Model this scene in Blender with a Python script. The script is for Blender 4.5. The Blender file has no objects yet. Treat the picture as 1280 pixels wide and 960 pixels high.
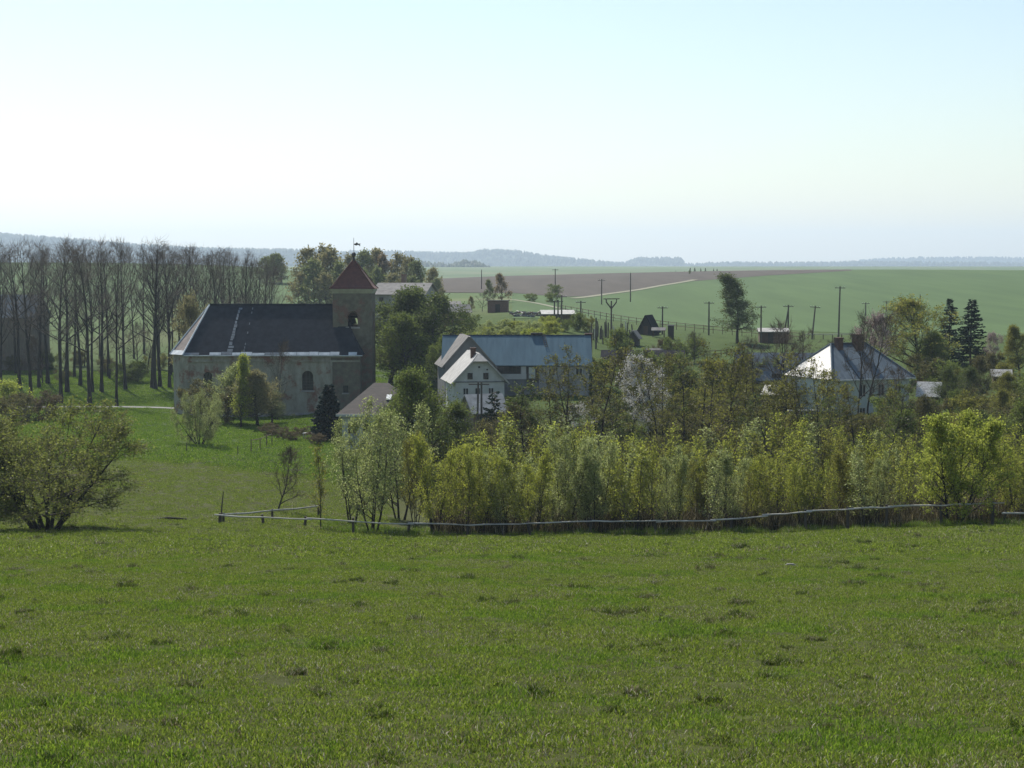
import bpy, math, random
import numpy as np
from mathutils import Vector

# ------------------------------------------------------------------ camera
R = math.radians
F = 2000.0                                   # focal length in photograph pixels (1280 wide)
HORIZON = 335.0
PITCH = math.atan((480.0 - HORIZON) / F)
CP, SP = math.cos(PITCH), math.sin(PITCH)
scene = bpy.context.scene
col = scene.collection
cam = bpy.data.cameras.new('camera')
cam.sensor_width = 36.0
cam.lens = 36.0 * F / 1280.0
cam.clip_start = 0.1
cam.clip_end = 40000
camo = bpy.data.objects.new('camera', cam)
camo.rotation_euler = (R(90) - PITCH, 0, 0)
col.objects.link(camo)
scene.camera = camo

# ------------------------------------------------------------------ sky, sun, exposure
SUN_EL, SUN_AZ = R(48), R(-24)               # azimuth measured from the view direction, minus = left
world = bpy.data.worlds.new('World')
scene.world = world
world.use_nodes = True
wn = world.node_tree.nodes
bg = wn['Background']
sky = wn.new('ShaderNodeTexSky')
sky.sky_type = 'NISHITA'
sky.sun_disc = False
sky.sun_elevation = SUN_EL
sky.sun_rotation = SUN_AZ
sky.altitude = 400
sky.air_density = 1.35
sky.dust_density = 0.65
sky.ozone_density = 1.2
world.node_tree.links.new(sky.outputs[0], bg.inputs[0])
bg.inputs[1].default_value = 0.08
sun = bpy.data.lights.new('sun', 'SUN')
sun.energy = 4.6
sun.angle = R(0.5)
sun.color = (1.0, 0.95, 0.86)
suno = bpy.data.objects.new('sun', sun)
sdir = Vector((math.sin(SUN_AZ) * math.cos(SUN_EL), math.cos(SUN_AZ) * math.cos(SUN_EL), math.sin(SUN_EL)))
suno.rotation_euler = (-sdir).to_track_quat('-Z', 'Y').to_euler()
suno.location = (-40, 60, 90)
col.objects.link(suno)
vs = scene.view_settings
vs.view_transform = 'Standard'
vs.look = 'None'
vs.gamma = 1.0
vs.exposure = 0.68
vs.use_curve_mapping = False
cy = scene.cycles
cy.max_bounces = 4
cy.diffuse_bounces = 2
cy.glossy_bounces = 2
cy.transmission_bounces = 4
cy.transparent_max_bounces = 4
cy.volume_bounces = 0
cy.use_denoising = True
cy.denoiser = "OPENIMAGEDENOISE"
cy.denoising_input_passes = "RGB_ALBEDO_NORMAL"
cy.denoising_prefilter = "ACCURATE"
HAZE_DENSITY = 1.25e-4

# ------------------------------------------------------------------ projection helpers
def zpx(py, d):
    b = (480.0 - py) / F
    return d / (CP + b * SP) * (b * CP - SP)
def xpx(px, d, z):
    k = z / d
    b = (k * CP + SP) / (CP - k * SP)
    return (px - 640.0) / F * d / (CP + b * SP)
def pyz(z, d):
    k = z / d
    return 480.0 - F * (k * CP + SP) / (CP - k * SP)

# ------------------------------------------------------------------ terrain
COLS = np.array([-1400, -300, 0, 160, 320, 480, 640, 800, 960, 1120, 1280, 1580, 2700], float)
_rows = [
 (29, [800] * 9),
 (59, [701, 701, 700, 700, 700, 700, 699, 698, 697]),
 (80, [677, 676, 677, 681, 682, 681, 678, 673, 670]),
 (100, [662, 660, 661, 670, 672, 670, 665, 659, 654]),
 (120, [625, 622, 632, 652, 655, 653, 648, 640, 633]),
 (150, [575, 572, 585, 605, 608, 606, 600, 592, 585]),
 (175, [550, 548, 557, 560, 560, 560, 556, 552, 545]),
 (200, [532, 530, 538, 532, 520, 520, 520, 515, 508]),
 (225, [516, 515, 521, 508, 478, 482, 484, 480, 472]),
 (250, [502, 502, 503, 474, 446, 452, 456, 452, 446]),
 (280, [478, 478, 478, 447, 416, 426, 433, 433, 430]),
 (320, [448, 448, 445, 416, 394, 409, 416, 416, 416]),
 (380, [408, 408, 405, 391, 381, 393, 399, 400, 400]),
 (450, [372, 372, 373, 373, 371, 377, 381, 383, 383]),
 (550, [342, 343, 347, 358, 358, 358, 360, 362, 362]),
 (650, [328, 329, 334, 350, 348, 346, 346, 347, 348]),
 (780, [331, 332, 336, 349, 345, 341, 338, 337, 338]),
 (1000, [345, 345, 347, 352, 352, 349, 347, 346, 346]),
 (1500, [346, 346, 347, 350, 350, 348, 347, 346, 346]),
 (2000, [340] * 9), (3000, [334] * 9), (5000, [333] * 9), (12000, [334] * 9)]
DROW = np.array([-300, 0, 8, 16] + [r[0] for r in _rows], float)
ZT = np.zeros((len(COLS), len(DROW)))
for ci in range(len(COLS)):
    k = min(max(ci - 2, 0), 8)
    ZT[ci] = [10.0, -1.75, -3.3, zpx(960, 16)] + [zpx(r[1][k], r[0]) for r in _rows]

def pchip_slopes(x, Y):
    h = np.diff(x); dl = np.diff(Y, axis=1) / h
    m = np.zeros_like(Y)
    a, b = dl[:, :-1], dl[:, 1:]
    w1 = 2 * h[1:] + h[:-1]; w2 = h[1:] + 2 * h[:-1]
    with np.errstate(divide='ignore', invalid='ignore'):
        hm = (w1 + w2) / (w1 / a + w2 / b)
    m[:, 1:-1] = np.where(a * b > 0, hm, 0.0)
    m[:, 0] = dl[:, 0]; m[:, -1] = dl[:, -1]
    return m
MT = pchip_slopes(DROW, ZT)

def terr(x, y):
    """height of the land at world x, y (numpy arrays)"""
    x = np.asarray(x, float); y = np.asarray(y, float)
    i = np.clip(np.searchsorted(DROW, y) - 1, 0, len(DROW) - 2)
    h = DROW[i + 1] - DROW[i]
    t = np.clip((y - DROW[i]) / h, 0, 1)
    h00 = (1 + 2 * t) * (1 - t) ** 2; h10 = t * (1 - t) ** 2; h01 = t * t * (3 - 2 * t); h11 = t * t * (t - 1)
    px = 640.0 + x / np.maximum(y, 12.0) * 0.9967 * F
    j = np.clip(np.searchsorted(COLS, px) - 1, 0, len(COLS) - 2)
    s = np.clip((px - COLS[j]) / (COLS[j + 1] - COLS[j]), 0, 1)
    def cz(c):
        c = np.clip(c, 0, len(COLS) - 1)
        return h00 * ZT[c, i] + h10 * h * MT[c, i] + h01 * ZT[c, i + 1] + h11 * h * MT[c, i + 1]
    z0, z1, z2, z3 = cz(j - 1), cz(j), cz(j + 1), cz(j + 2)
    m1 = 0.5 * (z2 - z0); m2 = 0.5 * (z3 - z1)
    z = (1 + 2 * s) * (1 - s) ** 2 * z1 + s * (1 - s) ** 2 * m1 + s * s * (3 - 2 * s) * z2 + s * s * (s - 1) * m2
    amp = np.clip((y - 10) / 40, 0, 1) * 0.09 * np.clip((250 - y) / 60, 0, 1)
    z = z + amp * (np.sin(x * 0.71 + 1.3 * np.sin(y * 0.31)) * np.sin(y * 0.53 + x * 0.17) + 0.6 * np.sin(x * 0.23 - y * 0.19))
    z = z + 0.03 * np.clip((150 - y) / 30, 0, 1) * np.sin(x * 2.3 + np.sin(y * 1.7)) * np.sin(y * 1.9 + 0.7 * x)
    hm = np.sin(x * 5.1 + 2.1 * np.sin(y * 1.9 + .6 * x)) * np.sin(y * 4.3 + 1.8 * np.sin(x * 2.3 + 1.0)) + .7 * np.sin(x * 3.1 - y * 2.2 + 1.5 * np.sin(y * .9)) * np.sin(y * 3.7 + x * .9)
    z = z + np.where((y > 9) & (y < 104), .020 * hm * np.clip((104 - y) / 10, 0, 1), 0)
    return z
def gz(x, y):
    return float(terr(np.array([x]), np.array([y]))[0])
def at(px, d):
    """ground point seen in column px at distance d"""
    x = (px - 640.0) / F * d / 0.9967
    for _ in range(3):
        z = gz(x, d); x = xpx(px, d, z)
    return Vector((x, d, gz(x, d)))
_DS = np.concatenate([np.arange(14, 120, 0.5), np.arange(120, 900, 1.0)])
def hit(px, py):
    """first ground point under pixel px, py"""
    b = (480.0 - py) / F
    t = _DS / (CP + b * SP)
    xs = (px - 640.0) / F * t
    zs = t * (b * CP - SP)
    g = terr(xs, _DS)
    w = np.nonzero(zs <= g)[0]
    k = int(w[0]) if len(w) else len(_DS) - 1
    return Vector((xs[k], _DS[k], g[k]))

# ------------------------------------------------------------------ object helpers
def tag(o, label=None, cat=None, group=None, kind=None):
    if label: o['label'] = label
    if cat: o['category'] = cat
    if group: o['group'] = group
    if kind: o['kind'] = kind
    return o
def empty(name, loc, rz=0.0, **kw):
    o = bpy.data.objects.new(name, None)
    o.empty_display_size = 0.2
    o.location = loc; o.rotation_euler = (0, 0, rz)
    col.objects.link(o)
    return tag(o, **kw)
class MB:
    """collects faces, builds ONE mesh object"""
    def __init__(s): s.v = []; s.f = []; s.m = []
    def poly(s, pts, m=0):
        n = len(s.v); s.v += [tuple(p) for p in pts]; s.f.append(tuple(range(n, n + len(pts)))); s.m.append(m)
    def box(s, a, b, m=0):
        x0, y0, z0 = a; x1, y1, z1 = b; n = len(s.v)
        s.v += [(x0, y0, z0), (x1, y0, z0), (x1, y1, z0), (x0, y1, z0), (x0, y0, z1), (x1, y0, z1), (x1, y1, z1), (x0, y1, z1)]
        for q in ((0, 3, 2, 1), (4, 5, 6, 7), (0, 1, 5, 4), (1, 2, 6, 5), (2, 3, 7, 6), (3, 0, 4, 7)):
            s.f.append(tuple(n + k for k in q)); s.m.append(m)
        return s
    def prism(s, base, off, m=0):
        """polygon base (3D points) swept by vector off"""
        n = len(s.v); k = len(base); off = Vector(off)
        s.v += [tuple(Vector(p)) for p in base] + [tuple(Vector(p) + off) for p in base]
        s.f.append(tuple(range(n + k - 1, n - 1, -1))); s.m.append(m)
        s.f.append(tuple(range(n + k, n + 2 * k))); s.m.append(m)
        for i in range(k):
            j = (i + 1) % k
            s.f.append((n + i, n + j, n + k + j, n + k + i)); s.m.append(m)
        return s
    def tube(s, pts, radii, sides=6, m=0, cap=True):
        pts = [Vector(p) for p in pts]; n = len(s.v)
        for i, p in enumerate(pts):
            t = (pts[min(i + 1, len(pts) - 1)] - pts[max(i - 1, 0)]).normalized()
            ref = Vector((0, 0, 1)) if abs(t.z) < 0.9 else Vector((1, 0, 0))
            u = t.cross(ref).normalized(); w = t.cross(u)
            for k in range(sides):
                a = 2 * math.pi * k / sides
                s.v.append(tuple(p + (u * math.cos(a) + w * math.sin(a)) * radii[i]))
        for i in range(len(pts) - 1):
            for k in range(sides):
                k2 = (k + 1) % sides
                s.f.append((n + i * sides + k, n + i * sides + k2, n + (i + 1) * sides + k2, n + (i + 1) * sides + k)); s.m.append(m)
        if cap:
            s.f.append(tuple(n + k for k in range(sides - 1, -1, -1))); s.m.append(m)
            e = n + (len(pts) - 1) * sides
            s.f.append(tuple(e + k for k in range(sides))); s.m.append(m)
        return s
    def build(s, name, mats, parent=None, loc=None, smooth=False):
        me = bpy.data.meshes.new(name)
        me.from_pydata(s.v, [], s.f)
        for mm in (mats if isinstance(mats, (list, tuple)) else [mats]): me.materials.append(mm)
        if len(me.materials) > 1: me.polygons.foreach_set('material_index', s.m)
        if smooth: me.polygons.foreach_set('use_smooth', [True] * len(s.f))
        me.update()
        o = bpy.data.objects.new(name, me)
        if loc is not None: o.location = loc
        o.parent = parent
        col.objects.link(o)
        return o
def np_mesh(name, V, faces, mats, midx=None, smooth=None):
    """faces: list of (n,k) int arrays"""
    me = bpy.data.meshes.new(name)
    me.vertices.add(len(V)); me.vertices.foreach_set('co', np.ascontiguousarray(V, np.float32).ravel())
    loops = np.concatenate([f.ravel() for f in faces]).astype(np.int32)
    tot = np.concatenate([np.full(len(f), f.shape[1], np.int32) for f in faces])
    start = np.concatenate([[0], np.cumsum(tot)[:-1]]).astype(np.int32)
    me.loops.add(len(loops)); me.loops.foreach_set('vertex_index', loops)
    me.polygons.add(len(tot)); me.polygons.foreach_set('loop_start', start); me.polygons.foreach_set('loop_total', tot)
    for m in mats: me.materials.append(m)
    if midx is not None: me.polygons.foreach_set('material_index', np.concatenate(midx).astype(np.int32))
    if smooth is not None: me.polygons.foreach_set('use_smooth', np.full(len(tot), smooth))
    me.update(calc_edges=True)
    return me
def obj(name, me, parent=None, loc=None):
    o = bpy.data.objects.new(name, me)
    if loc is not None: o.location = loc
    o.parent = parent
    col.objects.link(o)
    return o

# ------------------------------------------------------------------ materials
def _nt(name):
    m = bpy.data.materials.new(name); m.use_nodes = True
    nt = m.node_tree; p = nt.nodes['Principled BSDF']
    return m, nt, p
def _noise(nt, vec, scale, detail=6, rough=0.6):
    n = nt.nodes.new('ShaderNodeTexNoise'); n.inputs['Scale'].default_value = scale
    n.inputs['Detail'].default_value = detail; n.inputs['Roughness'].default_value = rough
    if vec is not None: nt.links.new(vec, n.inputs['Vector'])
    return n.outputs['Fac']
def _ramp(nt, fac, stops):
    r = nt.nodes.new('ShaderNodeValToRGB'); e = r.color_ramp.elements
    while len(e) < len(stops): e.new(0.5)
    for k, (p, c) in enumerate(stops):
        e[k].position = p; e[k].color = (*c, 1) if len(c) == 3 else c
    nt.links.new(fac, r.inputs[0])
    return r.outputs[0]
def _mix(nt, fac, a, b):
    n = nt.nodes.new('ShaderNodeMix'); n.data_type = 'RGBA'
    for sock, val in ((n.inputs[0], fac), (n.inputs[6], a), (n.inputs[7], b)):
        if isinstance(val, (int, float)): sock.default_value = val
        elif isinstance(val, tuple): sock.default_value = (*val, 1)
        else: nt.links.new(val, sock)
    return n.outputs[2]
def _bump(nt, p, h, strength, dist=0.05):
    b = nt.nodes.new('ShaderNodeBump'); b.inputs['Strength'].default_value = strength; b.inputs['Distance'].default_value = dist
    nt.links.new(h, b.inputs['Height']); nt.links.new(b.outputs[0], p.inputs['Normal'])
def mat(name, c1, c2=None, scale=1.5, rough=0.85, bump=0.0, spec=0.3, c3=None, stretch=None, metal=0.0):
    m, nt, p = _nt(name)
    p.inputs['Roughness'].default_value = rough
    p.inputs['Specular IOR Level'].default_value = spec
    p.inputs['Metallic'].default_value = metal
    c2 = c2 or tuple(x * 0.7 for x in c1)
    tc = nt.nodes.new('ShaderNodeTexCoord'); vec = tc.outputs['Object']
    if stretch:
        mp = nt.nodes.new('ShaderNodeMapping'); mp.inputs['Scale'].default_value = stretch
        nt.links.new(vec, mp.inputs['Vector']); vec = mp.outputs[0]
    f = _noise(nt, vec, scale)
    stops = [(0.32, c2), (0.66, c1)]
    if c3: stops = [(0.30, c2), (0.52, c1), (0.72, c3)]
    nt.links.new(_ramp(nt, f, stops), p.inputs['Base Color'])
    if bump: _bump(nt, p, _noise(nt, vec, scale * 6, 4), bump)
    return m
def leaf_mat(name, c1, c2, trans=0.45, c3=None, gloss=0.012):
    m, nt, p = _nt(name)
    nt.nodes.remove(p)
    out = nt.nodes['Material Output']
    g = nt.nodes.new('ShaderNodeNewGeometry')
    stops = [(0.0, c2), (1.0, c1)] if not c3 else [(0.0, c2), (0.6, c1), (1.0, c3)]
    c = _ramp(nt, g.outputs['Random Per Island'], stops)
    d = nt.nodes.new('ShaderNodeBsdfDiffuse'); nt.links.new(c, d.inputs[0])
    t = nt.nodes.new('ShaderNodeBsdfTranslucent'); nt.links.new(c, t.inputs[0])
    mx = nt.nodes.new('ShaderNodeMixShader'); mx.inputs[0].default_value = trans
    nt.links.new(d.outputs[0], mx.inputs[1]); nt.links.new(t.outputs[0], mx.inputs[2])
    gl = nt.nodes.new('ShaderNodeBsdfGlossy'); gl.inputs['Roughness'].default_value = 0.45
    gl.inputs[0].default_value = (0.8, 0.8, 0.8, 1)
    mg = nt.nodes.new('ShaderNodeMixShader'); mg.inputs[0].default_value = gloss
    nt.links.new(mx.outputs[0], mg.inputs[1]); nt.links.new(gl.outputs[0], mg.inputs[2])
    nt.links.new(mg.outputs[0], out.inputs[0])
    return m
def ground_mat():
    m, nt, p = _nt('meadow_turf')
    p.inputs['Roughness'].default_value = 0.95; p.inputs['Specular IOR Level'].default_value = 0.1
    g = nt.nodes.new('ShaderNodeNewGeometry'); pos = g.outputs['Position']
    sx = nt.nodes.new('ShaderNodeSeparateXYZ'); nt.links.new(pos, sx.inputs[0])
    f1 = _noise(nt, pos, 0.9, 8, 0.7)
    past = _ramp(nt, f1, [(0.25, (0.036, 0.030, 0.014)), (0.45, (0.044, 0.050, 0.012)), (0.62, (0.052, 0.060, 0.013)), (0.8, (0.075, 0.066, 0.028))])
    f2 = _noise(nt, pos, 0.25, 8, 0.65)
    lush = _ramp(nt, f2, [(0.3, (0.032, 0.052, 0.009)), (0.55, (0.044, 0.072, 0.011)), (0.8, (0.068, 0.080, 0.020))])
    mr = nt.nodes.new('ShaderNodeMapRange'); mr.inputs[1].default_value = 150; mr.inputs[2].default_value = 178
    wob = nt.nodes.new('ShaderNodeMath'); wob.operation = 'MULTIPLY_ADD'; wob.inputs[1].default_value = 14.0
    nt.links.new(_noise(nt, pos, 0.06, 3), wob.inputs[0]); nt.links.new(sx.outputs[1], wob.inputs[2])
    nt.links.new(wob.outputs[0], mr.inputs[0])
    c = _mix(nt, mr.outputs[0], past, lush)
    f3 = _noise(nt, pos, 0.011, 3)
    far = _ramp(nt, f3, [(0.35, (0.070, 0.105, 0.038)), (0.5, (0.085, 0.125, 0.045)), (0.62, (0.13, 0.14, 0.07))])
    mr2 = nt.nodes.new('ShaderNodeMapRange'); mr2.inputs[1].default_value = 300; mr2.inputs[2].default_value = 420
    nt.links.new(sx.outputs[1], mr2.inputs[0])
    c = _mix(nt, mr2.outputs[0], c, far)
    nt.links.new(c, p.inputs['Base Color'])
    _bump(nt, p, _noise(nt, pos, 3.0, 8, 0.7), 0.6, 0.12)
    return m
def field_mat(name, c1, c2, scale, stretch, bump=0.3):
    m, nt, p = _nt(name)
    p.inputs['Roughness'].default_value = 0.95; p.inputs['Specular IOR Level'].default_value = 0.1
    g = nt.nodes.new('ShaderNodeNewGeometry')
    mp = nt.nodes.new('ShaderNodeMapping'); mp.inputs['Scale'].default_value = stretch
    mp.inputs['Rotation'].default_value = (0, 0, 0.35)
    nt.links.new(g.outputs['Position'], mp.inputs[0])
    f = _noise(nt, mp.outputs[0], scale, 5, 0.6)
    c = _ramp(nt, f, [(0.3, c2), (0.7, c1)])
    f2 = _noise(nt, g.outputs['Position'], 0.012, 3)
    c = _mix(nt, _ramp(nt, f2, [(0.35, (0, 0, 0)), (0.7, (0.6, 0.6, 0.6))]), c, tuple(0.8 * x for x in c1))
    nt.links.new(c, p.inputs['Base Color'])
    _bump(nt, p, f, bump, 0.3)
    return m
def church_wall_mat():
    m, nt, p = _nt('crumbling_plaster')
    p.inputs['Roughness'].default_value = 0.92; p.inputs['Specular IOR Level'].default_value = 0.15
    tc = nt.nodes.new('ShaderNodeTexCoord'); v = tc.outputs['Object']
    mp = nt.nodes.new('ShaderNodeMapping'); mp.inputs['Scale'].default_value = (1, 1, 0.35); nt.links.new(v, mp.inputs[0])
    base = _ramp(nt, _noise(nt, mp.outputs[0], 0.9, 8, 0.7), [(0.3, (0.17, 0.16, 0.125)), (0.5, (0.285, 0.27, 0.215)), (0.7, (0.38, 0.365, 0.30))])
    br = nt.nodes.new('ShaderNodeTexBrick'); br.inputs['Scale'].default_value = 3.2
    br.inputs['Color1'].default_value = (0.22, 0.085, 0.05, 1); br.inputs['Color2'].default_value = (0.16, 0.07, 0.045, 1)
    br.inputs['Mortar'].default_value = (0.25, 0.22, 0.18, 1); br.inputs['Mortar Size'].default_value = 0.02
    rt = nt.nodes.new('ShaderNodeMapping'); rt.inputs['Rotation'].default_value = (R(90), 0, 0)
    nt.links.new(v, rt.inputs[0]); nt.links.new(rt.outputs[0], br.inputs[0])
    mask = _ramp(nt, _noise(nt, v, 0.42, 9, 0.72), [(0.52, (0, 0, 0)), (0.60, (1, 1, 1))])
    nt.links.new(_mix(nt, mask, base, br.outputs[0]), p.inputs['Base Color'])
    _bump(nt, p, _noise(nt, v, 2.5, 8, 0.7), 0.5, 0.08)
    return m
def brick_mat(name, mortar=(0.25, 0.22, 0.18), amount=0.40):
    m, nt, p = _nt(name)
    p.inputs['Roughness'].default_value = 0.92; p.inputs['Specular IOR Level'].default_value = 0.15
    tc = nt.nodes.new('ShaderNodeTexCoord'); v = tc.outputs['Object']
    br = nt.nodes.new('ShaderNodeTexBrick'); br.inputs['Scale'].default_value = 3.2
    br.inputs['Color1'].default_value = (0.17, 0.085, 0.06, 1); br.inputs['Color2'].default_value = (0.12, 0.065, 0.05, 1)
    br.inputs['Mortar'].default_value = (*mortar, 1); br.inputs['Mortar Size'].default_value = 0.02
    rt = nt.nodes.new('ShaderNodeMapping'); rt.inputs['Rotation'].default_value = (R(90), 0, 0)
    nt.links.new(v, rt.inputs[0]); nt.links.new(rt.outputs[0], br.inputs[0])
    pl = _ramp(nt, _noise(nt, v, 1.3, 6), [(0.3, (0.10, 0.092, 0.070)), (0.7, (0.185, 0.17, 0.125))])
    mask = _ramp(nt, _noise(nt, v, 0.5, 9, 0.72), [(amount, (0, 0, 0)), (amount + 0.08, (1, 1, 1))])
    nt.links.new(_mix(nt, mask, br.outputs[0], pl), p.inputs['Base Color'])
    _bump(nt, p, _noise(nt, v, 3, 8, 0.7), 0.5, 0.06)
    return m

M = {}
M['ground'] = ground_mat()
M['crop'] = field_mat('young_crop', (0.076, 0.122, 0.042), (0.052, 0.088, 0.031), 0.10, (1, 0.12, 1))
M['hillside'] = field_mat('wooded_hillside', (0.040, 0.062, 0.030), (0.025, 0.040, 0.022), 0.01, (1, 1, 1), 0.0)
M['plowed'] = field_mat('plowed_soil', (0.088, 0.075, 0.062), (0.062, 0.053, 0.044), 0.14, (1, 0.15, 1), 0.5)
M['track'] = mat('pale_dirt', (0.19, 0.185, 0.12), (0.14, 0.14, 0.085), 0.4)
M['road'] = mat('worn_asphalt', (0.20, 0.195, 0.185), (0.14, 0.135, 0.13), 0.3)
M['bark'] = mat('dark_bark', (0.045, 0.038, 0.032), (0.024, 0.020, 0.017), 3.0, 0.95, 0.4, stretch=(1, 1, 0.2))
M['bark_grey'] = mat('grey_bark', (0.13, 0.115, 0.095), (0.070, 0.060, 0.050), 3.0, 0.95, 0.3, stretch=(1, 1, 0.2))
M['twig'] = mat('twig_bark', (0.150, 0.122, 0.098), (0.095, 0.076, 0.062), 2.0, 0.95)
M['twig_brown'] = mat('brown_twig_bark', (0.115, 0.085, 0.055), (0.07, 0.05, 0.035), 2.0, 0.95)
M['spruce'] = leaf_mat('spruce_needles', (0.022, 0.045, 0.022), (0.012, 0.026, 0.015), 0.15)
M['fir_blue'] = leaf_mat('bluish_fir_needles', (0.022, 0.040, 0.030), (0.012, 0.022, 0.018), 0.1)
M['larch'] = leaf_mat('larch_needles', (0.15, 0.18, 0.06), (0.07, 0.09, 0.03), 0.4)
M['yellowgreen'] = leaf_mat('fresh_yellow_leaves', (0.375, 0.40, 0.060), (0.19, 0.215, 0.034), 0.55)
M['greygreen'] = leaf_mat('grey_green_leaves', (0.29, 0.335, 0.105), (0.15, 0.18, 0.05), 0.52, c3=(0.44, 0.47, 0.22))
M['olive'] = leaf_mat('olive_leaves', (0.255, 0.25, 0.045), (0.12, 0.125, 0.026), 0.5)
M['brownolive'] = leaf_mat('brown_olive_leaves', (0.165, 0.150, 0.052), (0.075, 0.072, 0.026), 0.4)
M['olivegreen'] = leaf_mat('olive_green_leaves', (0.23, 0.25, 0.058), (0.11, 0.125, 0.03), 0.5)
M['alder'] = leaf_mat('alder_leaves', (0.175, 0.175, 0.040), (0.080, 0.084, 0.023), 0.48)
M['green'] = leaf_mat('mid_green_leaves', (0.190, 0.235, 0.050), (0.085, 0.115, 0.026), 0.5)
M['darkgreen'] = leaf_mat('deep_green_leaves', (0.135, 0.170, 0.045), (0.060, 0.082, 0.024), 0.45)
M['lime'] = leaf_mat('lime_leaves', (0.42, 0.46, 0.075), (0.21, 0.25, 0.038), 0.52)
M['maple'] = leaf_mat('maple_flowers', (0.24, 0.26, 0.050), (0.115, 0.135, 0.026), 0.48, c3=(0.32, 0.27, 0.06))
M['white_bl'] = leaf_mat('white_blossom', (0.62, 0.60, 0.56), (0.34, 0.33, 0.29), 0.3)
M['pink_bl'] = leaf_mat('pale_pink_blossom', (0.46, 0.36, 0.34), (0.25, 0.19, 0.17), 0.3)
M['rust'] = leaf_mat('rusty_young_leaves', (0.150, 0.118, 0.060), (0.080, 0.064, 0.035), 0.4)
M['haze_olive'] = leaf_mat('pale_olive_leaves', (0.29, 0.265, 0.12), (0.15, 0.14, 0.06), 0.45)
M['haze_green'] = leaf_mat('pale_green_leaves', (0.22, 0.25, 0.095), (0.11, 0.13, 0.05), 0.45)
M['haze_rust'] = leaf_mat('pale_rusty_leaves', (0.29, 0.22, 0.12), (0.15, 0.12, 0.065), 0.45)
M['forest'] = leaf_mat('distant_wood', (0.050, 0.070, 0.030), (0.022, 0.036, 0.018), 0.15)
M['grass_a'] = leaf_mat('grass_blades', (0.180, 0.245, 0.024), (0.062, 0.102, 0.012), 0.45, c3=(0.29, 0.35, 0.055))
M['grass_b'] = leaf_mat('lush_grass_blades', (0.140, 0.235, 0.020), (0.050, 0.095, 0.010), 0.45, c3=(0.25, 0.34, 0.04))
M['straw'] = leaf_mat('dry_grass_blades', (0.30, 0.255, 0.14), (0.13, 0.10, 0.055), 0.3, c3=(0.58, 0.54, 0.42))
M['tussock'] = leaf_mat('tussock_blades', (0.105, 0.150, 0.020), (0.035, 0.058, 0.010), 0.35)
M['brush'] = leaf_mat('brown_brushwood', (0.085, 0.075, 0.035), (0.035, 0.030, 0.016), 0.3)
M['slate'] = mat('dark_slate', (0.034, 0.038, 0.048), (0.018, 0.021, 0.027), 1.2, 0.9, 0.3, 0.06)
M['slate_sunlit'] = mat('sunlit_slate_hip', (0.20, 0.16, 0.14), (0.10, 0.085, 0.08), 1.6, 0.7, 0.3)  # paler copy of the slate, sunlight put into its colour
M['sheet'] = mat('weathered_zinc', (0.62, 0.64, 0.64), (0.34, 0.37, 0.39), 1.1, 0.5, 0.1, 0.5)
M['dullzinc'] = mat('dull_zinc', (0.17, 0.20, 0.225), (0.09, 0.105, 0.12), 1.1, 0.6, 0.1, 0.3)
M['bluesheet'] = mat('blue_roof_sheets', (0.085, 0.140, 0.175), (0.060, 0.102, 0.132), 0.5, 0.9, 0.1, 0.06, stretch=(2.5, 0.4, 0.4))
M['greyblue'] = mat('blue_grey_roof', (0.13, 0.16, 0.185), (0.085, 0.105, 0.125), 0.9, 0.9, 0.3, 0.08, stretch=(2, 0.6, 0.6))
M['greyroof'] = mat('grey_roof_sheets', (0.21, 0.20, 0.19), (0.13, 0.125, 0.12), 1.0, 0.9, 0.2, 0.1)
M['tar'] = mat('black_tar_felt', (0.022, 0.022, 0.026), (0.013, 0.013, 0.016), 1.0, 0.95, 0.2, 0.05)
M['brownroof'] = mat('brown_grey_tiles', (0.085, 0.068, 0.058), (0.050, 0.042, 0.038), 2.2, 0.8, 0.5, stretch=(0.6, 2, 2))
M['palesheet'] = mat('pale_roof_sheets', (0.40, 0.385, 0.36), (0.24, 0.23, 0.215), 1.4, 0.55, 0.2)
M['speckroof'] = mat('sunlit_pale_slates', (0.70, 0.67, 0.62), (0.33, 0.30, 0.27), 3.4, 0.45, 0.6, 0.5, stretch=(1, 1, 1.6))  # sun and glints on the slates put into the pale speckled colour
M['redtile'] = mat('red_roof_tiles', (0.140, 0.054, 0.040), (0.080, 0.036, 0.030), 1.8, 0.8, 0.4)
M['churchwall'] = church_wall_mat()
M['towerwall'] = brick_mat('patchy_tower_plaster')
M['brickwall'] = brick_mat('brick_wall', amount=0.55)
M['cornice'] = mat('greenish_cornice', (0.34, 0.34, 0.23), (0.24, 0.24, 0.17), 1.0)
M['white'] = mat('whitewash', (0.45, 0.455, 0.44), (0.34, 0.345, 0.33), 0.8)
M['greywall'] = mat('dark_grey_render', (0.17, 0.175, 0.18), (0.12, 0.122, 0.128), 0.8)
M['palewall'] = mat('pale_green_render', (0.50, 0.53, 0.48), (0.38, 0.41, 0.37), 0.7)
M['oldboards'] = mat('old_grey_boards', (0.20, 0.17, 0.14), (0.13, 0.11, 0.09), 1.2, 0.9, 0.4, stretch=(4, 4, 0.4))
M['brownwood'] = mat('brown_boards', (0.120, 0.078, 0.052), (0.070, 0.046, 0.032), 1.2, 0.9, 0.4, stretch=(4, 4, 0.4))
M['darkwood'] = mat('dark_boards', (0.060, 0.052, 0.045), (0.036, 0.032, 0.028), 1.2, 0.9, 0.4, stretch=(4, 4, 0.4))
M['greywood'] = mat('weathered_pole', (0.60, 0.57, 0.51), (0.30, 0.28, 0.24), 2.0, 0.9, 0.4, stretch=(0.4, 3, 3))
M['postwood'] = mat('dark_post', (0.10, 0.085, 0.065), (0.06, 0.05, 0.04), 3.0, 0.95, 0.4, stretch=(2, 2, 0.4))
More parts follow.
